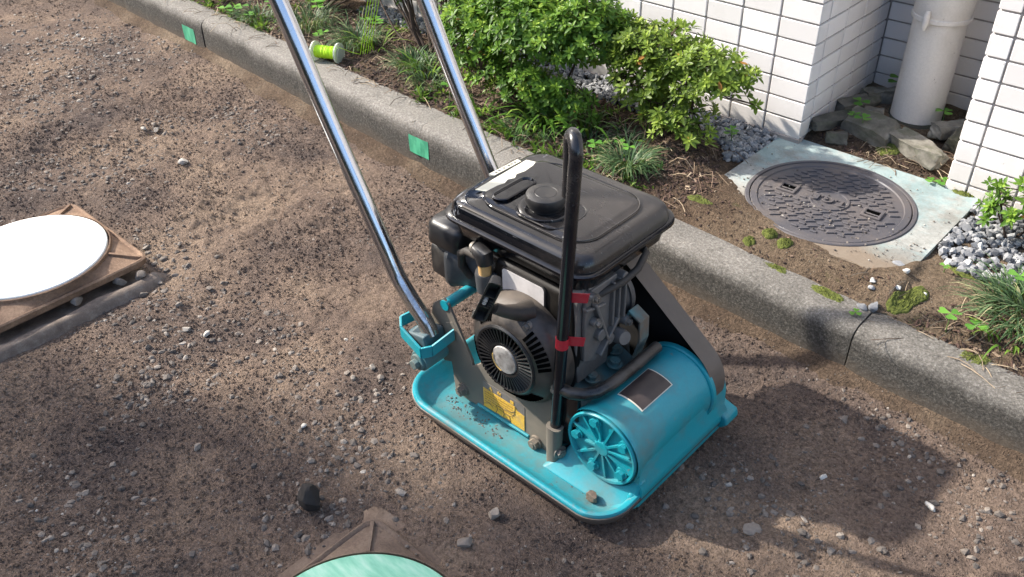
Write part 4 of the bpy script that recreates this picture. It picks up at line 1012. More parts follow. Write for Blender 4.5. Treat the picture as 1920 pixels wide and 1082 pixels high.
d2 = scatter(10000, .0013, .0040, (-4.5, .95, -2.1, .3), 3)
clus = [(-2.17, -.95, .16), (-1.65, -.84, .08), (-1.53, -.69, .10), (-1.37, -.70, .12), (-2.64, -.81, .3), (-2.37, -.59, .3), (-2.3, -.72, .25), (-2.0, -1.05, .2), (-1.65, -1.28, .14), (-1.04, -1.22, .12), (-.66, -1.38, .07), (-.60, -1.44, .10), (-.26, -1.75, .10), (-.57, -1.52, .10), (-.41, -1.74, .12), (-.08, -1.50, .12), (.5, -.95, .16), (.56, -.66, .10), (.76, -.72, .12), (-.56, -1.23, .12), (-.27, -1.28, .16), (-.79, -1.28, .10), (-.84, -1.40, .08), (.36, -1.36, .1), (-1.5, -1.1, .2), (-.1, -1.36, .14)]
for P, S in (d1, d2):
    dens = fbm(P[:, 0]*2.5, P[:, 1]*2.5, 3)+fbm(P[:, 0]*11, P[:, 1]*11, 2)*.7
    k = dens > -.16+.0*S; PP.append(P[k]); SS.append(S[k])
for cx, cy, r in clus:
    n = int(260*(r/.12)**1.6); P = np.random.randn(n, 2)*r*.62*np.array([1, .8])+np.array([cx, cy]); S = .0014+.0080*np.random.rand(n)**4.2; PP.append(P); SS.append(S)
P = np.concatenate(PP); S = np.concatenate(SS); k = excl(P); P, S = P[k], S[k]
tint = np.clip(np.random.beta(1.9, 4.6, len(P))+.35*np.clip((-1.9-P[:, 0])/.4, 0, 1)*np.random.rand(len(P))+.35*(np.random.rand(len(P)) > .985), 0, 1)
z = road_h(P[:, 0], P[:, 1]); P3 = np.column_stack([P, z])
pb = pebbles(P3, S, M_stone, 'road_gravel', tint, sink=.6); tag(pb, kind='stuff'); pb['label'] = 'small loose stones scattered over the stripped road'; pb['category'] = 'gravel'
def crumbs(n, box):
    """soil crumbs in the colour of the ground, octahedra half sunk in it"""
    P = np.stack([cat_rand((n,), box[0], box[1]), cat_rand((n,), box[2], box[3])], 1)
    d = fbm(P[:, 0]*4+3, P[:, 1]*4, 3)+.6*fbm(P[:, 0]*19, P[:, 1]*19, 2); P = P[(d > -.10+.25*(np.random.rand(n)-.5)) & excl(P)]; n = len(P)
    O = np.array([(1, 0, 0), (0, 1, 0), (-1, 0, 0), (0, -1, 0), (0, 0, .8), (0, 0, -.8)]); f = np.array([(0, 1, 4), (1, 2, 4), (2, 3, 4), (3, 0, 4), (1, 0, 5), (2, 1, 5), (3, 2, 5), (0, 3, 5)])
    S = .0011+.0030*np.random.rand(n)**3.5; V0 = O[None]*cat_rand((n, 6, 1), .65, 1.25)+cat_rand((n, 6, 3), -.22, .22); a = cat_rand((n,), 0, 6.28)
    x, y = V0[..., 0].copy(), V0[..., 1].copy(); V0[..., 0] = x*np.cos(a)[:, None]-y*np.sin(a)[:, None]; V0[..., 1] = x*np.sin(a)[:, None]+y*np.cos(a)[:, None]
    V = V0*S[:, None, None]+np.column_stack([P, road_h(P[:, 0], P[:, 1])+S*.25])[:, None]
    return V.reshape(-1, 3), (f[None]+6*np.arange(n)[:, None, None]).reshape(-1, 3), np.repeat(np.clip(np.random.normal(.45, .2, n), 0, 1), 6)
V1, F1, T1 = crumbs(120000, (-1.9, .95, -1.95, -.5)); V2, F2, T2 = crumbs(45000, (-3.6, -1.9, -1.7, -.1))
M_crumb = tint_mat('soil_crumb', [(0, (.07, .053, .044)), (.5, (.125, .096, .077)), (1, (.19, .152, .122))], .95, speck=.5)
cr = fast_mesh('soil_crumbs', np.concatenate([V1, V2]), np.concatenate([F1, F2+len(V1)]), M_road, np.concatenate([T1, T2])); tag(cr, 'crumbly brown grit covering the stripped road', 'soil crumbs', kind='stuff')
def rock(name, loc, size, label, cat, m, seed, tint=.5, rot=0, parent=None, rough=.30, group=None, angular=True, tilt=0):
    rs_ = np.random.RandomState(seed); v = IV3.copy()
    if angular:                       # cut by random planes for broken faces
        for _ in range(11):
            nrm = rs_.randn(3); nrm /= np.linalg.norm(nrm); dd = rs_.uniform(.55, .8)
            s = v@nrm; ov_ = np.maximum(s-dd, 0); v = v-ov_[:, None]*nrm[None]
    v = v*(1+rough*.35*(fbm(v[:, 0]*2+seed, v[:, 1]*2+v[:, 2]*3, 3))[:, None])
    v = v*np.array(size)/1.5
    v = v@np.array(Matrix.Rotation(tilt, 3, 'X')).T@np.array(Matrix.Rotation(rot, 3, 'Z')).T+0
    v[:, 2] -= v[:, 2].min()
    v = v+np.array(loc)
    o = fast_mesh(name, v, IF3, m, np.full(len(v), tint)+rs_.rand(len(v))*.15-.07, True, parent)
    o.data.set_sharp_from_angle(angle=rad(32))
    if label: tag(o, label, cat, group)
    return o
ZR = lambda x, y: float(road_h(np.array(x), np.array(y)))
big = [(-.089, -1.468, (.042, .034, .036), 'dark angular rock with a black shadow left of the mint cover', .02),
       (.156, -1.272, (.020, .017, .016), 'pale brown stone lying just below the compactor near corner', .62),
       (.002, -1.342, (.019, .011, .009), 'long flat pale stone between the mint cover and the compactor', .7),
       (-.363, -1.52, (.016, .012, .010), 'smooth flat oval stone on open dirt left of the mint cover', .6),
       (-1.355, -.95, (.028, .018, .015), 'single cream stone on bare soil beyond the white lid', .95),
       (-.944, -1.450-.012, (.030, .018, .014), 'smooth oval pebble wedged under the white lid frame edge', .5),
       (-.940, -1.363, (.030, .018, .016), 'grey pebble lying beside the rusty frame, middle of three', .42),
       (-.925, -1.318, (.026, .020, .016), 'rounded stone near the rusty frame corner', .38),
       (.49, -1.012, (.028, .022, .008), 'thin flat stone half sunk in the dirt right of the compactor', .5),
       (.69, -.775, (.018, .009, .008), 'upright pale chip of stone in the shade by the kerb', .97),
       (.160, -1.345, (.022, .020, .010), 'rounded stone between the mint cover corner and the compactor', .45),
       (-.28, -1.17, (.014, .010, .008), 'small light stone in front of the left handle', .8),
       (-.26, -1.355, (.012, .009, .007), 'small white stone on dark soil left of the compactor', 1.0)]
for i in range(9):
    x, y = [(-.895, -1.29), (-.880, -1.34), (-.905, -1.39), (-.90, -1.25), (-.93, -1.235), (-.98, -1.232), (-1.06, -1.235), (-.86, -1.30), (-1.13, -1.225)][i]
    lb_ = ['grey pebble off the frame corner, nearest to it', 'dark pebble right of the frame corner', 'flat pebble beside the lower right frame edge', 'pebble just behind the frame corner', 'pebble along the far frame edge, first from the corner', 'pebble along the far frame edge, second from the corner', 'pebble along the far frame edge, third from the corner', 'small pebble furthest right of the frame corner', 'pebble along the far frame edge, fourth from the corner'][i]
    q = random.uniform(.011, .019); rock('stone', (x, y, ZR(x, y)-.003), (q, q*random.uniform(.6, .9), q*random.uniform(.4, .65)), lb_, 'stone', M_stone, 300+i, random.uniform(.2, .7), rot=i*1.3, group='stones round the rusty frame')
M_dark = simple('near_black_rock', (.022, .019, .017), .9, var=.3, scale=60, bumps=.6)
for i, (x, y, s, lb_, t) in enumerate(big):
    rock('stone', (x, y, (.010 if -.96 < x < -.91 else ZR(x, y)-.15*s[2])), s, lb_, 'stone', M_dark if i == 0 else M_stone, 20+i, t, rot=i*1.7)
heap = [(-1.650, -.875, .020, .55, 'rounded dark stone at the left of the far stone heap'), (-1.615, -.885, .024, .8, 'pale flat stone, largest on top of the far stone heap'), (-1.580, -.880, .015, .45, 'brown stone on the right of the far stone heap'),
        (-1.640, -.915, .017, .9, 'thin pale stone in front of the far stone heap'), (-1.600, -.845, .013, .35, 'small dark stone behind the far stone heap'), (-1.700, -.870, .012, .25, 'small dark chip left of the far stone heap'),
        (-.690, -1.345, .016, .85, 'pale oval stone at the top left of the near stone heap'), (-.640, -1.325, .017, .95, 'whitish stone at the top of the near stone heap'), (-.655, -1.375, .015, .8, 'pale stone in the middle of the near stone heap'),
        (-.700, -1.385, .013, .7, 'tan stone at the left of the near stone heap'), (-.610, -1.395, .014, .75, 'tan stone at the right of the near stone heap'), (-.625, -1.450, .013, .65, 'flat tan stone at the lower tail of the near stone heap'), (-.595, -1.480, .011, .6, 'small tan stone ending the near stone heap')]
for i, (x, y, s_, t, lb_) in enumerate(heap):
    rock('stone', (x, y, ZR(x, y)-.002), (s_, s_*random.uniform(.6, .85), s_*random.uniform(.35, .6)), lb_, 'stone', M_stone, 60+i, t, rot=i*2.1, group='stones of the far heap' if i < 6 else 'stones of the near heap')
rock('clod', (.268, -1.150, .018), (.019, .015, .022), 'brown lump of earth resting on the turquoise base plate', 'clod', rust('clod_earth', [(.10, .07, .05), (.17, .12, .085), (.24, .18, .13)]), 5, .5, rough=1)
n = 420
P = np.concatenate([np.column_stack([cat_rand((n,), -.10, .06), cat_rand((n,), -1.168, -1.122)]), np.column_stack([np.random.randn(150)*.022+.232, np.random.randn(150)*.012-1.158])])
S = .0006+.0022*np.random.rand(len(P))**4; z = np.full(len(P), .0195)
gr = pebbles(np.column_stack([P, z]), S, M_stone, 'soil_crumbs', np.random.rand(len(P))*.3); tag(gr, kind='stuff'); gr['label'] = 'dark soil crumbs lying in the turquoise tray'; gr['category'] = 'soil crumbs'

P = np.concatenate([np.column_stack([cat_rand((700,), -.05, .44), -.30+np.random.randn(700)*.06]), np.column_stack([cat_rand((160,), -.05, .44), cat_rand((160,), -.30, .02)])]); P = P[(P[:, 0] < .43) & (P[:, 1] < .02) & (P[:, 1] > -.40)]
gs = pebbles(np.column_stack([P, np.full(len(P), .1515)]), .0006+.0026*np.random.rand(len(P))**4, M_stone, 'grit', np.random.rand(len(P))**1.5); tag(gs, 'fine grit lying on the concrete square and its cover', 'grit', kind='stuff')
P = np.column_stack([cat_rand((260,), .015, .25), cat_rand((260,), -1.57, -1.41)]); P = P[np.hypot(P[:, 0]-.197, P[:, 1]+1.60) > .185]
gs = pebbles(np.column_stack([P, np.full(len(P), .0125)]), .0008+.0036*np.random.rand(len(P))**5, M_stone, 'grit', np.random.rand(len(P))*.6); tag(gs, 'grit lying on the dirt covered frame of the mint lid', 'grit', kind='stuff')
# rubble in the recess: broken slabs with knocked corners and pitted faces
def slab_chunk(loc, size, label, seed, tint, rot):
    rs_ = np.random.RandomState(seed); n = 9; V = []; F = []; idx = {}
    def vid(p):
        k = tuple(p)
        if k not in idx: idx[k] = len(V); V.append(np.array(p)/(n-1)*2-1)
        return idx[k]
    for ax in range(3):
        for sgn in (0, n-1):
            for i in range(n-1):
                for j in range(n-1):
                    q = []
                    for di, dj in ((0, 0), (1, 0), (1, 1), (0, 1)):
                        p = [0, 0, 0]; p[ax] = sgn; p[(ax+1) % 3] = i+di; p[(ax+2) % 3] = j+dj; q.append(vid(p))
                    F.append(q if sgn else q[::-1])
    V = np.array(V, float)
    for _ in range(5):
        nrm = rs_.randn(3)*np.array([1, 1, .8]); nrm /= np.linalg.norm(nrm); dd = rs_.uniform(1.0, 1.3); ov_ = np.maximum(V@nrm-dd, 0); V = V-ov_[:, None]*nrm
    V = V*(1+.10*np.stack([fbm(V[:, 1]*1.7+seed, V[:, 2]*1.7, 4), fbm(V[:, 0]*1.7+seed, V[:, 2]*1.7, 4), fbm(V[:, 0]*2.2+seed, V[:, 1]*2.2, 4)*2], 1)*2)
    V = V+.055*np.stack([fbm(V[:, 1]*6+seed, V[:, 2]*6, 3), fbm(V[:, 0]*6, V[:, 2]*6+seed, 3), fbm(V[:, 0]*6+seed, V[:, 1]*6, 3)], 1)*2
    V = V*np.array(size)*np.array([.60, .56, .44]); V = V@np.array(Matrix.Rotation(rs_.uniform(-.25, .25), 3, 'X')).T@np.array(Matrix.Rotation(rot, 3, 'Z')).T; V[:, 2] -= V[:, 2].min(); V += np.array(loc)
    F = np.array(F); F = np.concatenate([F[:, [0, 1, 2]], F[:, [0, 2, 3]]])
    o = fast_mesh('rubble_chunk', V, F, M_rock, np.clip(tint+.6*fbm(V[:, 0]*60, V[:, 1]*60+V[:, 2]*40, 3), 0, 1), True); o.data.set_sharp_from_angle(angle=rad(38))
    return tag(o, label, 'rubble', 'rubble chunks in the recess')
rub = [(.036, .105, (.105, .036, .030), 62, 'long narrow grey slab piece leaning beside the shaded tiles'),
       (.070, .060, (.042, .030, .030), 30, 'small dark chunk between the long piece and the pitted lump'),
       (.128, .115, (.105, .060, .046), -8, 'large pitted concrete lump in front of the pipe'),
       (.258, .088, (.120, .044, .040), -25, 'big pale concrete piece touching the right pillar'),
       (.282, .225, (.034, .085, .044), -28, 'grey lump right of the pipe foot'),
       (.325, .190, (.030, .095, .048), -15, 'tall piece against the right pillar behind the big pale one'),
       (.315, .310, (.050, .042, .046), 10, 'block deep in the recess right of the pipe'),
       (.040, .235, (.100, .034, .044), 62, 'pale angular piece behind the long slab piece'),
       (.065, .315, (.080, .040, .040), 50, 'piece deep in the recess left of the pipe'),
       (.095, .205, (.040, .070, .034), 20, 'flat dark piece against the left of the pipe foot'),
       (.075, .145, (.050, .040, .03), 75, 'grey piece under the small clover beside the pitted lump')]
for i, (x, y, s, r, lb_) in enumerate(rub):
    slab_chunk((x, y, float(bed_h(np.array(x), np.array(y)))-.008), s, lb_, 90+i, .25+.12*(i % 5), rad(r))

# ------------------------------------------------------------------ grey gravel, mulch, twigs in the bed
def gpoly(n, poly):
    """rejection-sample inside polygon"""
    poly = np.array(poly); lo, hi = poly.min(0), poly.max(0); out = []
    P = lo+(hi-lo)*np.random.rand(n*4, 2); x, y = P[:, 0], P[:, 1]; ins = np.zeros(len(P), bool); j = len(poly)-1
    for i in range(len(poly)):
        xi, yi = poly[i]; xj, yj = poly[j]; c = ((yi > y) != (yj > y)) & (x < (xj-xi)*(y-yi)/(yj-yi+1e-12)+xi); ins ^= c; j = i
    return P[ins][:n]
for k_, (poly, n, lo, hi, lb_) in enumerate([
    ([(-.33, -.012), (-.055, -.012), (-.055, -.16), (-.085, -.20), (-.12, -.16), (-.17, -.13), (-.33, -.10)], 900, .0045, .0105, 'grey crushed gravel between the bush root and concrete square'),
    ([(.445, .012), (1.0, .012), (1.0, -.22), (.62, -.265), (.50, -.285), (.445, -.235)], 1900, .0045, .0120, 'grey crushed gravel right of the concrete square'),
    ([(-1.6, -.012), (-.33, -.012), (-.33, -.11), (-.7, -.13), (-1.6, -.10)], 1700, .005, .011, 'grey crushed gravel strip along the wall behind the bushes')]):
    P = gpoly(n, poly); S = lo+(hi-lo)*np.random.rand(len(P))**1.6; z = bed_h(P[:, 0], P[:, 1])+np.random.rand(len(P))*.010
    g_ = pebbles(np.column_stack([P, z]), S, M_gravel, 'grey_gravel', np.clip(np.random.beta(2, 2.4, len(P)), 0, 1), flat=(.6, .95), ang=.36, sink=.1); tag(g_, lb_, 'gravel', kind='stuff')
for i, (x, y, s, lb_) in enumerate([(.412, -.345, (.024, .012, .008), 'flat grey chip on soil below the cover, uppermost'), (.437, -.372, (.012, .010, .010), 'bright white pebble by the flat grey chip'), (.400, -.440, (.013, .010, .008), 'white pebble half way between cover and kerb'), (.445, -.425, (.011, .009, .007), 'white pebble left of the moss tongue'), (.405, -.452, (.011, .010, .009), 'pale pebble next to another near the kerb edge'), (.428, -.482, (.022, .016, .016), 'blue grey stone at the kerb joint'), (.408, -.492, (.020, .012, .012), 'grey stone touching the kerb beside the joint'), (.488, -.40, (.010, .009, .007), 'small white pebble right of the moss tongue')]):
    rock('pebble', (x, y, float(bed_h(np.array(x), np.array(y)))-.002), s, lb_, 'pebble', M_gravel, 130+i, (.5, 1, 1, 1, .8, .35, .3, 1)[i], rot=i)
# bark mulch and small soil crumbs
def chips(n, poly, lo, hi, m, name, label, cat, kind_='stuff', long_=2.6):
    P = gpoly(n, poly); n = len(P); k = P[:, 1] > yb(P[:, 0])+.004; P = P[k]; n = len(P); S = lo+(hi-lo)*np.random.rand(n)**2
    q = np.array([(-1, -.4, 0), (1, -.3, 0), (1, .3, 0), (-1, .4, 0), (-.8, -.3, .35), (.9, -.2, .3), (.8, .25, .35), (-.9, .3, .3)])
    V0 = q[None]*(1+cat_rand((n, 8, 1), -.25, .25))*np.stack([np.full(n, long_/2), cat_rand((n,), .7, 1.3), cat_rand((n,), .6, 1.2)], 1)[:, None]
    a = cat_rand((n,), 0, 6.28); b = cat_rand((n,), -.6, .6)
    x, y, z = V0[..., 0], V0[..., 1], V0[..., 2]
    x2 = x*np.cos(b)[:, None]-z*np.sin(b)[:, None]; z2 = x*np.sin(b)[:, None]+z*np.cos(b)[:, None]
    V = np.stack([x2*np.cos(a)[:, None]-y*np.sin(a)[:, None], x2*np.sin(a)[:, None]+y*np.cos(a)[:, None], z2], -1)*S[:, None, None]
    V += np.column_stack([P, bed_h(P[:, 0], P[:, 1])+.001])[:, None]
    f = np.array([(0, 3, 2, 1), (4, 5, 6, 7), (0, 1, 5, 4), (1, 2, 6, 5), (2, 3, 7, 6), (3, 0, 4, 7)])
    F = (f[None]+8*np.arange(n)[:, None, None]).reshape(-1, 4)
    o = fast_mesh(name, V.reshape(-1, 3), F, m, np.repeat(np.random.rand(n)**1.4, 8)); return tag(o, label, cat, kind=kind_)
chips(15000, [(-2.6, -.44), (-.10, -.52), (-.02, -.36), (-.12, -.14), (-2.6, -.05)], .0022, .0075, M_bark, 'bark_mulch', 'reddish bark and leaf litter under the bushes', 'mulch')
chips(1500, [(.46, -.54), (1.1, -.54), (1.1, -.32), (.55, -.38)], .002, .006, M_bark, 'bark_mulch', 'brown litter beside the kerb at the right', 'mulch')
chips(1300, [(-.15, -.50), (.6, -.53), (1.0, -.52), (1.0, -.30), (.45, -.40), (.1, -.40), (-.1, -.30)], .0012, .005, M_bark, 'soil_crumbs', 'loose soil crumbs between cover and kerb', 'soil crumbs', long_=1.3)
chips(500, [(.22, .02), (.36, .02), (.36, .14), (.05, .10), (.02, .05)], .0012, .006, M_bark, 'leaf_litter', 'dry litter at the foot of the rubble', 'leaf litter')
def strands(n, poly, L, r, m, name, label, cat, flat=.15, bend=.3, tl=(0, 1)):
    P = gpoly(n, poly); n = len(P); z = bed_h(P[:, 0], P[:, 1])+.002
    vs = []; fs = []; ts = []
    for i in range(n):
        a = random.uniform(0, 6.28); l = random.uniform(*L); b = random.uniform(-bend, bend); e = random.uniform(0, flat)
        pts = [Vector((P[i, 0], P[i, 1], z[i]))+Vector((math.cos(a+b*t)*l*t, math.sin(a+b*t)*l*t, e*l*math.sin(3.14*t)+e*l*.3*t)) for t in (0, .33, .66, 1)]
        m_ = MB(); m_.tube(pts, r, 3, cap=False); k = len(vs); vs += m_.v; fs += [tuple(q+k for q in f) for f in m_.f]; ts += [random.uniform(*tl)]*len(m_.v)
    o = fast_mesh(name, np.array(vs), np.array(fs), m, np.array(ts)); return tag(o, label, cat, kind='stuff')
strands(620, [(-2.3, -.42), (-.10, -.50), (.0, -.38), (-.12, -.14), (-2.3, -.08)], (.02, .09), .0009, M_twig, 'dry_twigs', 'thin dry twigs and stalks lying under the bushes', 'twigs', .35)
strands(110, [(.45, -.53), (1.0, -.53), (1.0, -.3), (.35, -.40)], (.02, .08), .0008, M_twig, 'dry_twigs', 'thin dry stalks on the soil at the right', 'twigs', .2)
strands(90, [(.20, .0), (.36, .0), (.36, .12), (.1, .10)], (.015, .06), .0008, M_twig, 'dry_twigs', 'pale dry stalks on the concrete by the right pillar', 'twigs', .2)

# ------------------------------------------------------------------ plants
def leaf_batch(B, D, Nn, L, W, curl):
    """B base points, D directions, Nn normals -> folded leaves (7 verts, 6 quads/tris as tris)"""
    n = len(B); S_ = np.cross(D, Nn); S_ /= np.linalg.norm(S_, axis=1)[:, None]+1e-9; Nn = np.cross(S_, D)
    def P(t, s, h): return B+D*(L*t)[:, None]+S_*(W*s)[:, None]+Nn*(h*L)[:, None]
    o = np.ones(n)
    pts = [P(0*o, 0*o, 0*o), P(.38*o, -.42*o, .07*o-curl*.1), P(.40*o, 0*o, -.0*o), P(.38*o, .42*o, .07*o-curl*.1), P(.75*o, -.36*o, .03*o-curl*.5), P(.78*o, 0*o, -.03*o-curl*.5), P(.75*o, .36*o, .03*o-curl*.5), P(1*o, 0*o, -curl)]
    V = np.stack(pts, 1)
    f = np.array([(0, 1, 2), (0, 2, 3), (1, 4, 5), (1, 5, 2), (2, 5, 6), (2, 6, 3), (4, 7, 5), (5, 7, 6)])
    F = (f[None]+8*np.arange(n)[:, None, None]).reshape(-1, 3)
    return V.reshape(-1, 3), F
def unit(a): return a/(np.linalg.norm(a, axis=-1, keepdims=True)+1e-9)
def bush(base, lobes, nros, label, m, seed, leafL=(.018, .029), stems=9, stemr=.0038):
    rs_ = np.random.RandomState(seed)
    e = empty('azalea_bush', base, label, 'bush', 'azalea bushes')
    C_ = []; Nrm = []; wts = np.array([l[3]*l[4]*l[5] for l in lobes]); wts /= wts.sum()
    for _ in range(nros):
        l = lobes[rs_.choice(len(lobes), p=wts)]; u = unit(rs_.randn(3)); 
        if u[2] < -.35: u[2] = -u[2]*.6; u = unit(u)
        rr_ = 1-.42*rs_.rand()**2.0 if rs_.rand() < .78 else rs_.uniform(.35, .8)
        lump = 1+.22*float(fbm(np.array(u[0]*2.2+seed), np.array(u[1]*2.2+u[2]*2), 2))*2
        p = np.array(l[:3])+u*np.array(l[3:6])*rr_*lump
        if p[2] < .165: continue
        C_.append(p); Nrm.append(unit(u*np.array([.8, .8, .6])+np.array([0, -.05, .75])+rs_.randn(3)*.28))
    C_ = np.array(C_); Nrm = np.array(Nrm)
    B = []; D = []; NN = []; Ls = []; Ws = []; cu_ = []; tn = []
    for p, nrm in zip(C_, Nrm):
        t1 = unit(np.cross(nrm, [0.3, .2, 1.0])); t2 = np.cross(nrm, t1); k = rs_.randint(8, 14); ph = rs_.rand()*6.28; sc_ = rs_.uniform(.75, 1.15); tt = np.clip(rs_.normal(.42, .21), .02, .95)
        for j in range(k):
            ring = j/k; el = rad(8+72*ring*ring+rs_.uniform(-10, 10)); az = ph+j*2.4
            d = (t1*math.cos(az)+t2*math.sin(az))*math.cos(el)+nrm*math.sin(el)
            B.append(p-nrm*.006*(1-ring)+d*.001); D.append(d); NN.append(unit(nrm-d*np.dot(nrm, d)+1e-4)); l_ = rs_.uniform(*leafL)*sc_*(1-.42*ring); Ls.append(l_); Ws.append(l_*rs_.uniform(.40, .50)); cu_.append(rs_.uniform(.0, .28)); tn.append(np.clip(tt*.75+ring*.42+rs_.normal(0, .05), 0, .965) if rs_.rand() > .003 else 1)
    V, F = leaf_batch(np.array(B), unit(np.array(D)), np.array(NN), np.array(Ls), np.array(Ws), np.array(cu_))
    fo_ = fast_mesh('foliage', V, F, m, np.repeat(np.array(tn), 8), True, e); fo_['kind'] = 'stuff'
    # branches: from the base fork to rosettes
    m_ = MB(); forks = []; bs_ = np.array(base)
    for s in range(stems):
        l = lobes[rs_.randint(len(lobes))]; tgt = np.array(l[:3])+rs_.randn(3)*np.array(l[3:6])*.35; tgt[2] = max(tgt[2], base[2]+.06)
        b0 = bs_+np.array([rs_.randn()*.010, rs_.randn()*.008, -.01]); mid = b0*.55+tgt*.45+np.array([rs_.randn()*.012, rs_.randn()*.012, -.012])
        m_.tube([b0, b0*.7+mid*.3, mid, (mid+tgt)/2+rs_.randn(3)*.004, tgt], [stemr*1.2, stemr, stemr*.8, stemr*.65, stemr*.45], 6, cap=False); forks += [mid, (mid+tgt)/2, tgt]
    m_.build('stem', M_stem, e)
    forks = np.array(forks); m_ = MB()
    for p in C_[::2]:
        q = forks[np.argmin(((forks-p)**2).sum(1))]; mm = (p+q)/2+rs_.randn(3)*.006-np.array([0, 0, .006]); m_.tube([q, mm, p], [.0016, .0013, .0009], 4, cap=False)
    o = m_.build('twig', M_stem, e); o['kind'] = 'stuff'
    return e
bush((-.205, -.235, .19), [(-.30, -.19, .335, .15, .11, .11), (-.15, -.20, .345, .125, .09, .085), (-.42, -.18, .35, .11, .10, .085), (-.22, -.23, .26, .12, .07, .06), (-.33, -.20, .25, .10, .07, .06), (-.47, -.22, .37, .09, .08, .09), (-.20, -.255, .225, .10, .05, .035)], 860, 'rounded azalea bush by the white wall corner, yellow green, on a root mound', M_leafB, 11, stems=12)
bush((-.62, -.27, .155), [(-.63, -.27, .36, .19, .12, .13), (-.80, -.31, .31, .12, .09, .12), (-.49, -.25, .39, .12, .11, .11), (-.64, -.34, .25, .19, .06, .08), (-.72, -.25, .42, .12, .10, .07), (-.60, -.31, .22, .20, .06, .06)], 1450, 'largest deep green azalea bush, just right of the far handle tube', M_leaf, 12, stems=12)
bush((-1.10, -.23, .155), [(-1.10, -.13, .40, .16, .11, .10), (-1.33, -.14, .32, .11, .09, .07), (-1.22, -.20, .35, .07, .06, .05), (-.98, -.18, .33, .09, .08, .09)], 420, 'azalea bush with bare brown stems between the two handle tubes', M_leaf, 13, stems=26, stemr=.0042)
bush((-1.72, -.16, .155), [(-1.72, -.12, .30, .20, .10, .10), (-1.50, -.10, .34, .10, .09, .08)], 260, 'azalea bush behind the left handle tube at the top edge', M_leaf, 14, stems=9)
bush((.545, -.10, .15), [(.55, -.10, .215, .085, .06, .05), (.65, -.08, .24, .08, .07, .07), (.48, -.11, .265, .030, .025, .03)], 125, 'small azalea at the right edge before the right tiled pillar', M_leaf, 15, stems=8, stemr=.0022)

def tuft(loc, n, L, W, label, m, seed, cat='grass', name='grass_clump', spread=.03, droop=1.0, group=None, lean=.9, tint=(.1, .9), kind_=None):
    rs_ = np.random.RandomState(seed); V = []; F = []; T_ = []; K = 5
    for i in range(n):
        a = rs_.uniform(0, 6.283); r = spread*math.sqrt(rs_.rand()); l = rs_.uniform(*L); w_ = rs_.uniform(*W); b = np.array([loc[0]+r*math.cos(a), loc[1]+r*math.sin(a), loc[2]-.004])
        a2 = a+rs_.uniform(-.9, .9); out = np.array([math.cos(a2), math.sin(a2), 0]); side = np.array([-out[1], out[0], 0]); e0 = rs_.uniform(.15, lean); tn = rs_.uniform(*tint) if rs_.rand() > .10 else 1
        if rs_.rand() < .15: a2 += rs_.uniform(-2, 2); l *= 1.25
        p = b.copy(); ang = math.pi/2-e0*.6; k0 = len(V)
        for k in range(K+1):
            t = k/K; ww = w_*(1-t**2.2)*(.55+.9*min(t*3, 1)*.5) if k < K else .0002
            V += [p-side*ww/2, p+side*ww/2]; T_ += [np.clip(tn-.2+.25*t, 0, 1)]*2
            p = p+(out*math.cos(ang)+np.array([0, 0, 1])*math.sin(ang))*l/K; ang -= droop*rs_.uniform(.25, .55)
        for k in range(K): F.append((k0+2*k, k0+2*k+1, k0+2*k+3, k0+2*k+2))
    V = np.array(V); V[:, 2] = np.maximum(V[:, 2], bed_h(V[:, 0], V[:, 1])+.0015)
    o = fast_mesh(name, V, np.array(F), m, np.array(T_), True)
    return tag(o, label, cat, group, kind_)
BH = lambda x, y: float(bed_h(np.array(x), np.array(y)))
def T(x, y, *a, **k): return tuft((x, y, BH(x, y)), *a, **k)
T(-.245, -.375, 330, (.05, .095), (.0022, .0036), 'dense mound of dark mondo grass right of the guard bar hook', M_grass, 1, spread=.045, group='mondo grass clumps')
T(-1.08, -.315, 230, (.05, .10), (.0022, .0036), 'mondo grass clump between the two handle tubes near the kerb', M_grass, 2, spread=.05, group='mondo grass clumps')
T(-.96, -.36, 150, (.03, .07), (.002, .0034), 'low mondo grass clump right beside the far handle tube', M_grass, 3, spread=.05, group='mondo grass clumps')
T(-1.36, -.30, 260, (.06, .13), (.0022, .0036), 'mondo grass clump behind the yellow line spool', M_grass, 4, spread=.06, group='mondo grass clumps')
T(-1.62, -.28, 260, (.05, .11), (.0022, .0036), 'mondo grass clump just right of the left handle tube', M_grass, 5, spread=.08, group='mondo grass clumps')
T(-1.84, -.345, 150, (.04, .08), (.0022, .0036), 'small mondo grass clump left of the left handle tube', M_grass, 6, spread=.05, group='mondo grass clumps')
T(.665, -.345, 520, (.05, .11), (.0026, .0042), 'large mondo grass clump at the right edge', M_grass, 7, spread=.085, group='mondo grass clumps')
T(.70, -.24, 200, (.05, .10), (.0026, .0042), 'mondo grass clump behind the large one at the right edge', M_grass, 8, spread=.05, group='mondo grass clumps')
T(-.40, -.34, 110, (.03, .07), (.002, .0032), 'sparse mondo grass clump directly behind the guard bar hook', M_grass, 9, spread=.05, group='mondo grass clumps')
T(-.55, -.37, 170, (.03, .08), (.002, .0032), 'dark mondo grass under the front of the largest azalea', M_grass, 10, spread=.07, group='mondo grass clumps')
T(-.33, -.27, 60, (.03, .07), (.002, .0032), 'thin mondo grass at the foot of the root mound', M_grass, 19, spread=.03, group='mondo grass clumps')
T(-.56, -.325, 55, (.08, .17), (.007, .013), 'broad bladed green grass spreading below the largest azalea', M_herb, 11, spread=.05, name='broad_grass', tint=(.0, .45))
T(-.44, -.30, 30, (.08, .16), (.006, .011), 'broad bladed grass leaning right towards the rounded azalea', M_herb, 12, spread=.04, name='broad_grass', tint=(.0, .4))
T(-.73, -.395, 22, (.05, .10), (.006, .010), 'bright herb tuft on the kerb edge left of the hook', M_herb, 13, spread=.03, name='broad_grass', tint=(.3, .9))
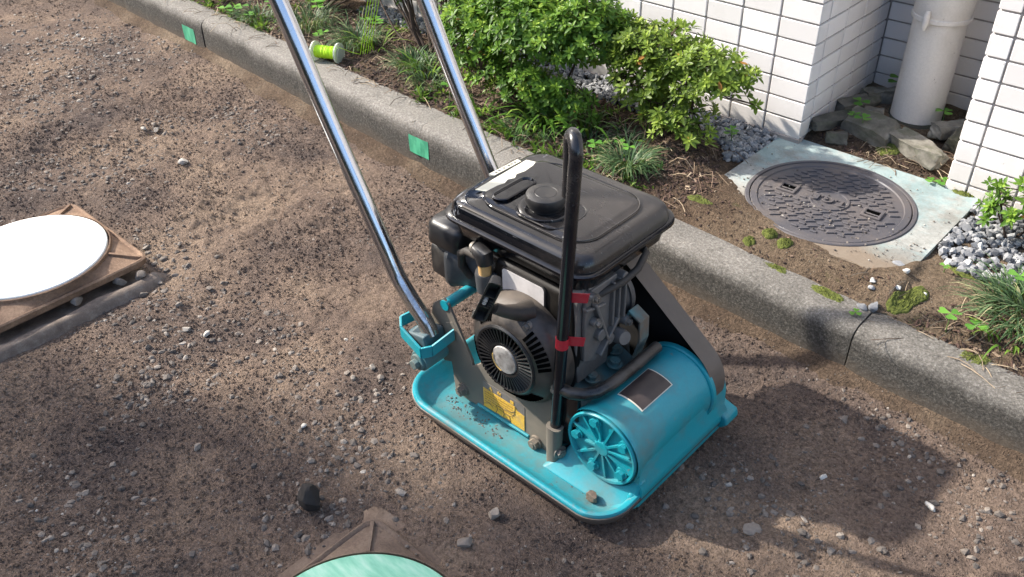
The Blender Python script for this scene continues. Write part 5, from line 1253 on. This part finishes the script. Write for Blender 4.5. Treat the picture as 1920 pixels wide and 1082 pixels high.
T(-1.00, -.33, 26, (.06, .12), (.004, .008), 'bright yellow green grass tuft within the mondo clump', M_herb, 14, spread=.03, name='broad_grass', tint=(.4, 1))
T(-.60, -.40, 30, (.03, .07), (.004, .008), 'light green weeds at the kerb behind the tank', M_herb, 15, spread=.05, name='broad_grass', tint=(.3, .9))
T(-1.28, -.29, 22, (.06, .13), (.0035, .007), 'bright grass blades right of the line spool', M_herb, 16, spread=.04, name='broad_grass', tint=(.4, 1))
T(.66, -.43, 14, (.04, .09), (.004, .008), 'yellow green blades at the kerb by the right edge', M_herb, 17, spread=.03, name='broad_grass', tint=(.6, 1))

def weeds():
    rs_ = np.random.RandomState(77); V = []; F = []; T_ = []
    for q in range(520):
        x = rs_.uniform(-2.5, -.12); y = rs_.uniform(float(yb(x))+.008, -.10) if rs_.rand() < .6 else float(yb(x))+abs(rs_.randn())*.03+.006
        if float(fbm(np.array(x*5.0), np.array(y*5.0), 2)) < -.06: continue
        z = BH(x, y); big_ = rs_.rand() < .25
        for b_ in range(rs_.randint(4, 9)):
            a = rs_.rand()*6.283; el = rs_.uniform(.1, 1.2); l = rs_.uniform(.012, .045 if big_ else .026); w_ = l*rs_.uniform(.10, .38); d = np.array([math.cos(a)*math.cos(el), math.sin(a)*math.cos(el), math.sin(el)]); sd = np.array([-math.sin(a), math.cos(a), 0]); o = np.array([x+rs_.randn()*.006, y+rs_.randn()*.006, z]); k = len(V)
            m_ = o+d*l*.5+np.array([0, 0, l*.12]); V += [o, m_-sd*w_/2, o+d*l, m_+sd*w_/2]; F += [(k, k+1, k+2), (k, k+2, k+3)]; T_ += [rs_.beta(2, 2.5)]*4
    o = fast_mesh('low_weeds', np.array(V), np.array(F), M_herb, np.array(T_), False); tag(o, 'small straggling weeds sprouting through the litter under the bushes', 'weeds', kind='stuff')
weeds()
def clover(x, y, h, s, label, seed, leaves=1, grp='clovers'):
    rs_ = np.random.RandomState(seed); z = BH(x, y)
    e = empty('clover', (x, y, z), label, 'clover', grp)
    for q in range(leaves):
        ox, oy = (0, 0) if q == 0 else (rs_.uniform(-.03, .03), rs_.uniform(-.025, .025)); hh = h*rs_.uniform(.8, 1.1)
        top = Vector((x+ox, y+oy-.008, z+hh)); m_ = MB(); m_.tube([(x, y, z-.004), (x+ox*.6, y+oy*.6-.002, z+hh*.6), top], [.0012, .001, .0008], 5); m_.build('stalk', M_greenstem, e)
        for k in range(3):
            a = rs_.uniform(-.2, .2)+k*2.094+seed; d = np.array([math.cos(a), math.sin(a), rs_.uniform(-.12, .25)]); n_ = np.array([0, 0, 1.]); sd = np.cross(d, n_)
            o_ = np.array(top); V = [o_]
            for t, w_, up in ((.3, .22, .0), (.62, .46, .03), (.88, .44, .02), (1.0, .26, .0), (.90, 0, -.03), (1.0, -.26, 0), (.88, -.44, .02), (.62, -.46, .03), (.3, -.22, .0)):
                V.append(o_+d*s*t+sd*s*w_+n_*s*up)
            V.append(o_+d*s*.6-n_*s*.04)
            V = np.array(V); idx = [(0, 1, 10), (1, 2, 10), (2, 3, 10), (3, 4, 10), (4, 5, 10), (5, 6, 10), (6, 7, 10), (7, 8, 10), (8, 9, 10), (9, 0, 10)]
            fast_mesh('leaflet', V, np.array(idx), M_clover, np.full(11, rs_.uniform(.2, 1)), True, e)
for i, (x, y, h, s, L2, lb_) in enumerate([
    (.560, -.462, .045, .022, 1, 'tall bright clover on the soil left of the large mondo clump'), (.605, -.445, .035, .020, 1, 'second clover right of the tall one at the mondo clump'),
    (.625, -.33, .085, .022, 2, 'clover rising out of the large mondo grass clump'), (.409, -.515, .012, .012, 1, 'tiny clover touching the kerb right of the machine'),
    (.488, -.300, .018, .011, 1, 'tiny clover at the gravel corner of the concrete square'), (-.115, -.125, .045, .018, 2, 'clover standing in the gravel between bush and wall'),
    (-.345, -.375, .035, .020, 1, 'clover left of the mondo mound behind the hook'), (-.42, -.37, .04, .016, 2, 'clover pair just behind the guard bar hook'), (-.225, -.40, .095, .016, 1, 'clover growing on top of the dense mondo mound'),
    (-.86, -.37, .04, .022, 2, 'clover right beside the far handle tube'), (-.46, -.27, .045, .018, 2, 'clover under the right side of the largest azalea'), (-.30, -.33, .03, .015, 1, 'small clover on bare soil before the rounded azalea'),
    (.058, .205, .055, .024, 1, 'clover on the rubble against the shaded tiles'), (.115, .095, .060, .022, 1, 'clover lying over the pitted lump'), (.080, .12, .05, .016, 1, 'small clover between the long piece and pitted lump'),
    (.248, .262, .06, .022, 1, 'clover at the right foot of the pipe'), (.30, .36, .05, .030, 3, 'large dark clovers deep in the recess right of pipe'), (.085, .37, .05, .028, 2, 'dark clovers deep in the recess left of pipe'),
    (.330, .028, .02, .018, 2, 'yellowish clover at the foot of the right pillar'), (-1.95, -.355, .03, .028, 3, 'bright clover patch at the kerb by the top edge'), (-1.84, -.36, .03, .020, 1, 'single clover on the kerb edge near the green tape'),
    (-1.78, -.30, .06, .022, 3, 'clover left of the left handle tube'), (-1.62, -.22, .07, .022, 3, 'clover just right of the left handle tube'), (-1.475, -.33, .03, .020, 2, 'clover above the left flange of the spool'), (-1.38, -.19, .05, .022, 3, 'clover in the shade behind the spool'),
    (-2.08, -.33, .04, .028, 3, 'clover at the top edge left'), (.80, -.50, .02, .02, 2, 'clover beyond the right edge')]):
    clover(x, y, h, s, lb_, 200+i, L2)

def moss(loc, rx, ry, h, rot, label, seed):
    n, k = 64, 20; rs_ = np.random.RandomState(seed); V = [(0, 0, h)]; F = []
    for i in range(1, k+1):
        t = i/k
        for j in range(n):
            a = 2*math.pi*j/n; rr_ = t*(1+.55*float(fbm(np.array(math.cos(a)*1.6+seed), np.array(math.sin(a)*1.6), 3))*1.4)
            x, y = rx*rr_*math.cos(a), ry*rr_*math.sin(a); z = .8*h*math.sqrt(max(0, 1-t*t))+.004*float(fbm(np.array(x*90+seed), np.array(y*90), 3))+.0055*(rs_.rand()-.5)*min(1, 2*(1-t)+.3)-(.004 if i == k else 0)
            V.append((x, y, z))
    V = np.array(V); V = V@np.array(Matrix.Rotation(rot, 3, 'Z')).T; V[:, 2] += bed_h(V[:, 0]+loc[0], V[:, 1]+loc[1]); V[:, 0] += loc[0]; V[:, 1] += loc[1]
    F = []
    for j in range(n): F.append((0, 1+j, 1+(j+1) % n))
    for i in range(k-1):
        for j in range(n):
            a = 1+i*n+j; b = 1+i*n+(j+1) % n; F += [(a, a+n, b), (b, a+n, b+n)]
    o = fast_mesh('moss_patch', V, np.array(F), M_moss, rs_.rand(len(V)), True); tag(o, label, 'moss', 'moss patches')
moss((.402, .020), .032, .020, .020, 0, 'round moss cushion at the foot of the right pillar', 1)
moss((.470, -.430), .020, .050, .010, -.35, 'long tongue of moss in front of the tall clover', 2)
moss((.335, -.498), .040, .016, .010, -.1, 'moss lump on the kerb edge below the cover', 3)
moss((.165, -.425), .016, .013, .014, .3, 'upper moss tuft of three below the cover', 4)
moss((.205, -.432), .016, .012, .010, .8, 'right moss tuft of three below the cover', 5)
moss((.135, -.455), .014, .010, .007, .1, 'left moss tuft of three below the cover', 6)
moss((.625, -.495), .030, .018, .006, .2, 'flat moss patch on the kerb at the right edge', 7)
moss((.520, -.275), .035, .016, .008, .1, 'moss patch at the front edge of the right gravel', 8)
moss((.640, -.280), .070, .014, .008, .05, 'long moss strip in front of the right gravel', 12)
moss((-.03, -.40), .03, .014, .004, .1, 'thin moss patch left of the cover near the kerb', 9)
moss((.20, .085), .035, .02, .012, .4, 'moss under the pitted lump', 10)
moss((.22, -.487), .035, .012, .006, .0, 'thin moss line at the kerb behind the tank corner', 11)

# ------------------------------------------------------------------ line spool, tapes
sp = empty('line_spool', (-1.352, -.412, .165), 'clear plastic spool of fluorescent yellow building line on the kerb', 'line spool')
s0 = Vector((-1.395, -.430, .167)); s1 = Vector((-1.318, -.400, .170)); dv = (s1-s0).normalized()
M_clear = simple('milky_clear_plastic', (.80, .85, .76), .2, var=.04, bumps=0, Transmission_Weight=.55)
M_line = simple('fluorescent_line', (.50, .80, .02), .6, var=.06, scale=300, bumps=.3, bscale=700)
for c in (s0, s1):
    m_ = MB(); m_.tube([c-dv*.0025, c+dv*.0025], .031, 40); m_.tube([c-dv*.004, c+dv*.004], .013, 24); m_.build('flange', M_clear, sp, ang=40)
m_ = MB(); pts = []; rr_ = []
for i in range(41): t = i/40; pts.append(s0.lerp(s1, .05+.9*t)); rr_.append(.0185+.0012*math.sin(i*2.2)+.0006*math.sin(i*5.1))
m_.tube(pts, rr_, 32); m_.build('wound_line', M_line, sp, ang=60)
m_ = MB()
for k in range(5):
    a = Vector((-1.285+.004*k, -.345+.006*k, .158)); b_ = Vector((-1.26+.006*k, -.27+.004*k, .42+.01*k)); m_.tube([a, a.lerp(b_, .5)+Vector((.004*(k-2), .002, 0)), b_], .0011, 5)
m_.tube([s1+Vector((0, 0, .02)), s1+Vector((.02, .03, .0)), Vector((-1.285, -.345, .158))], .0009, 5)
m_.build('loose_line', M_line, sp)
def tape(x0, x1, zt_, zb_, label, skew=0):
    n = 5; V = []; F = []
    for i in range(n+1):
        x = x0+(x1-x0)*i/n
        for k in range(5):
            z = zt_+(zb_-zt_)*k/4+skew*(i/n); V.append((x, float(yf(x))-.0035-.0008*math.sin(i*2+k), z))
    for i in range(n):
        for k in range(4): a = i*5+k; F.append((a, a+1, a+6, a+5))
    m_ = MB().add(V, F); o = m_.build('green_tape', M_greentape, smooth=False)
    tag(o, label, 'tape', 'green tape marks on the kerb face')
tape(-.845, -.765, .112, .060, 'green tape square on the kerb beside the far handle tube', .002)
tape(-2.135, -2.055, .090, .035, 'green tape piece on the kerb at the far left', 0)
# fallen dry stalk on the road
m_ = MB(); pts = []
for t in range(12): u = t/11; x = -1.02+.10*u; y = -.985-.0*u+.05*u*u; x = -1.06+.16*u; y = -.86-.10*u+.03*math.sin(3*u); pts.append((x, y, ZR(x, y)+.003))
m_.tube(pts, .0008, 5); o = m_.build('dry_stalk', M_twig); tag(o, 'single thin pale stalk lying on the bare road', 'stalk')
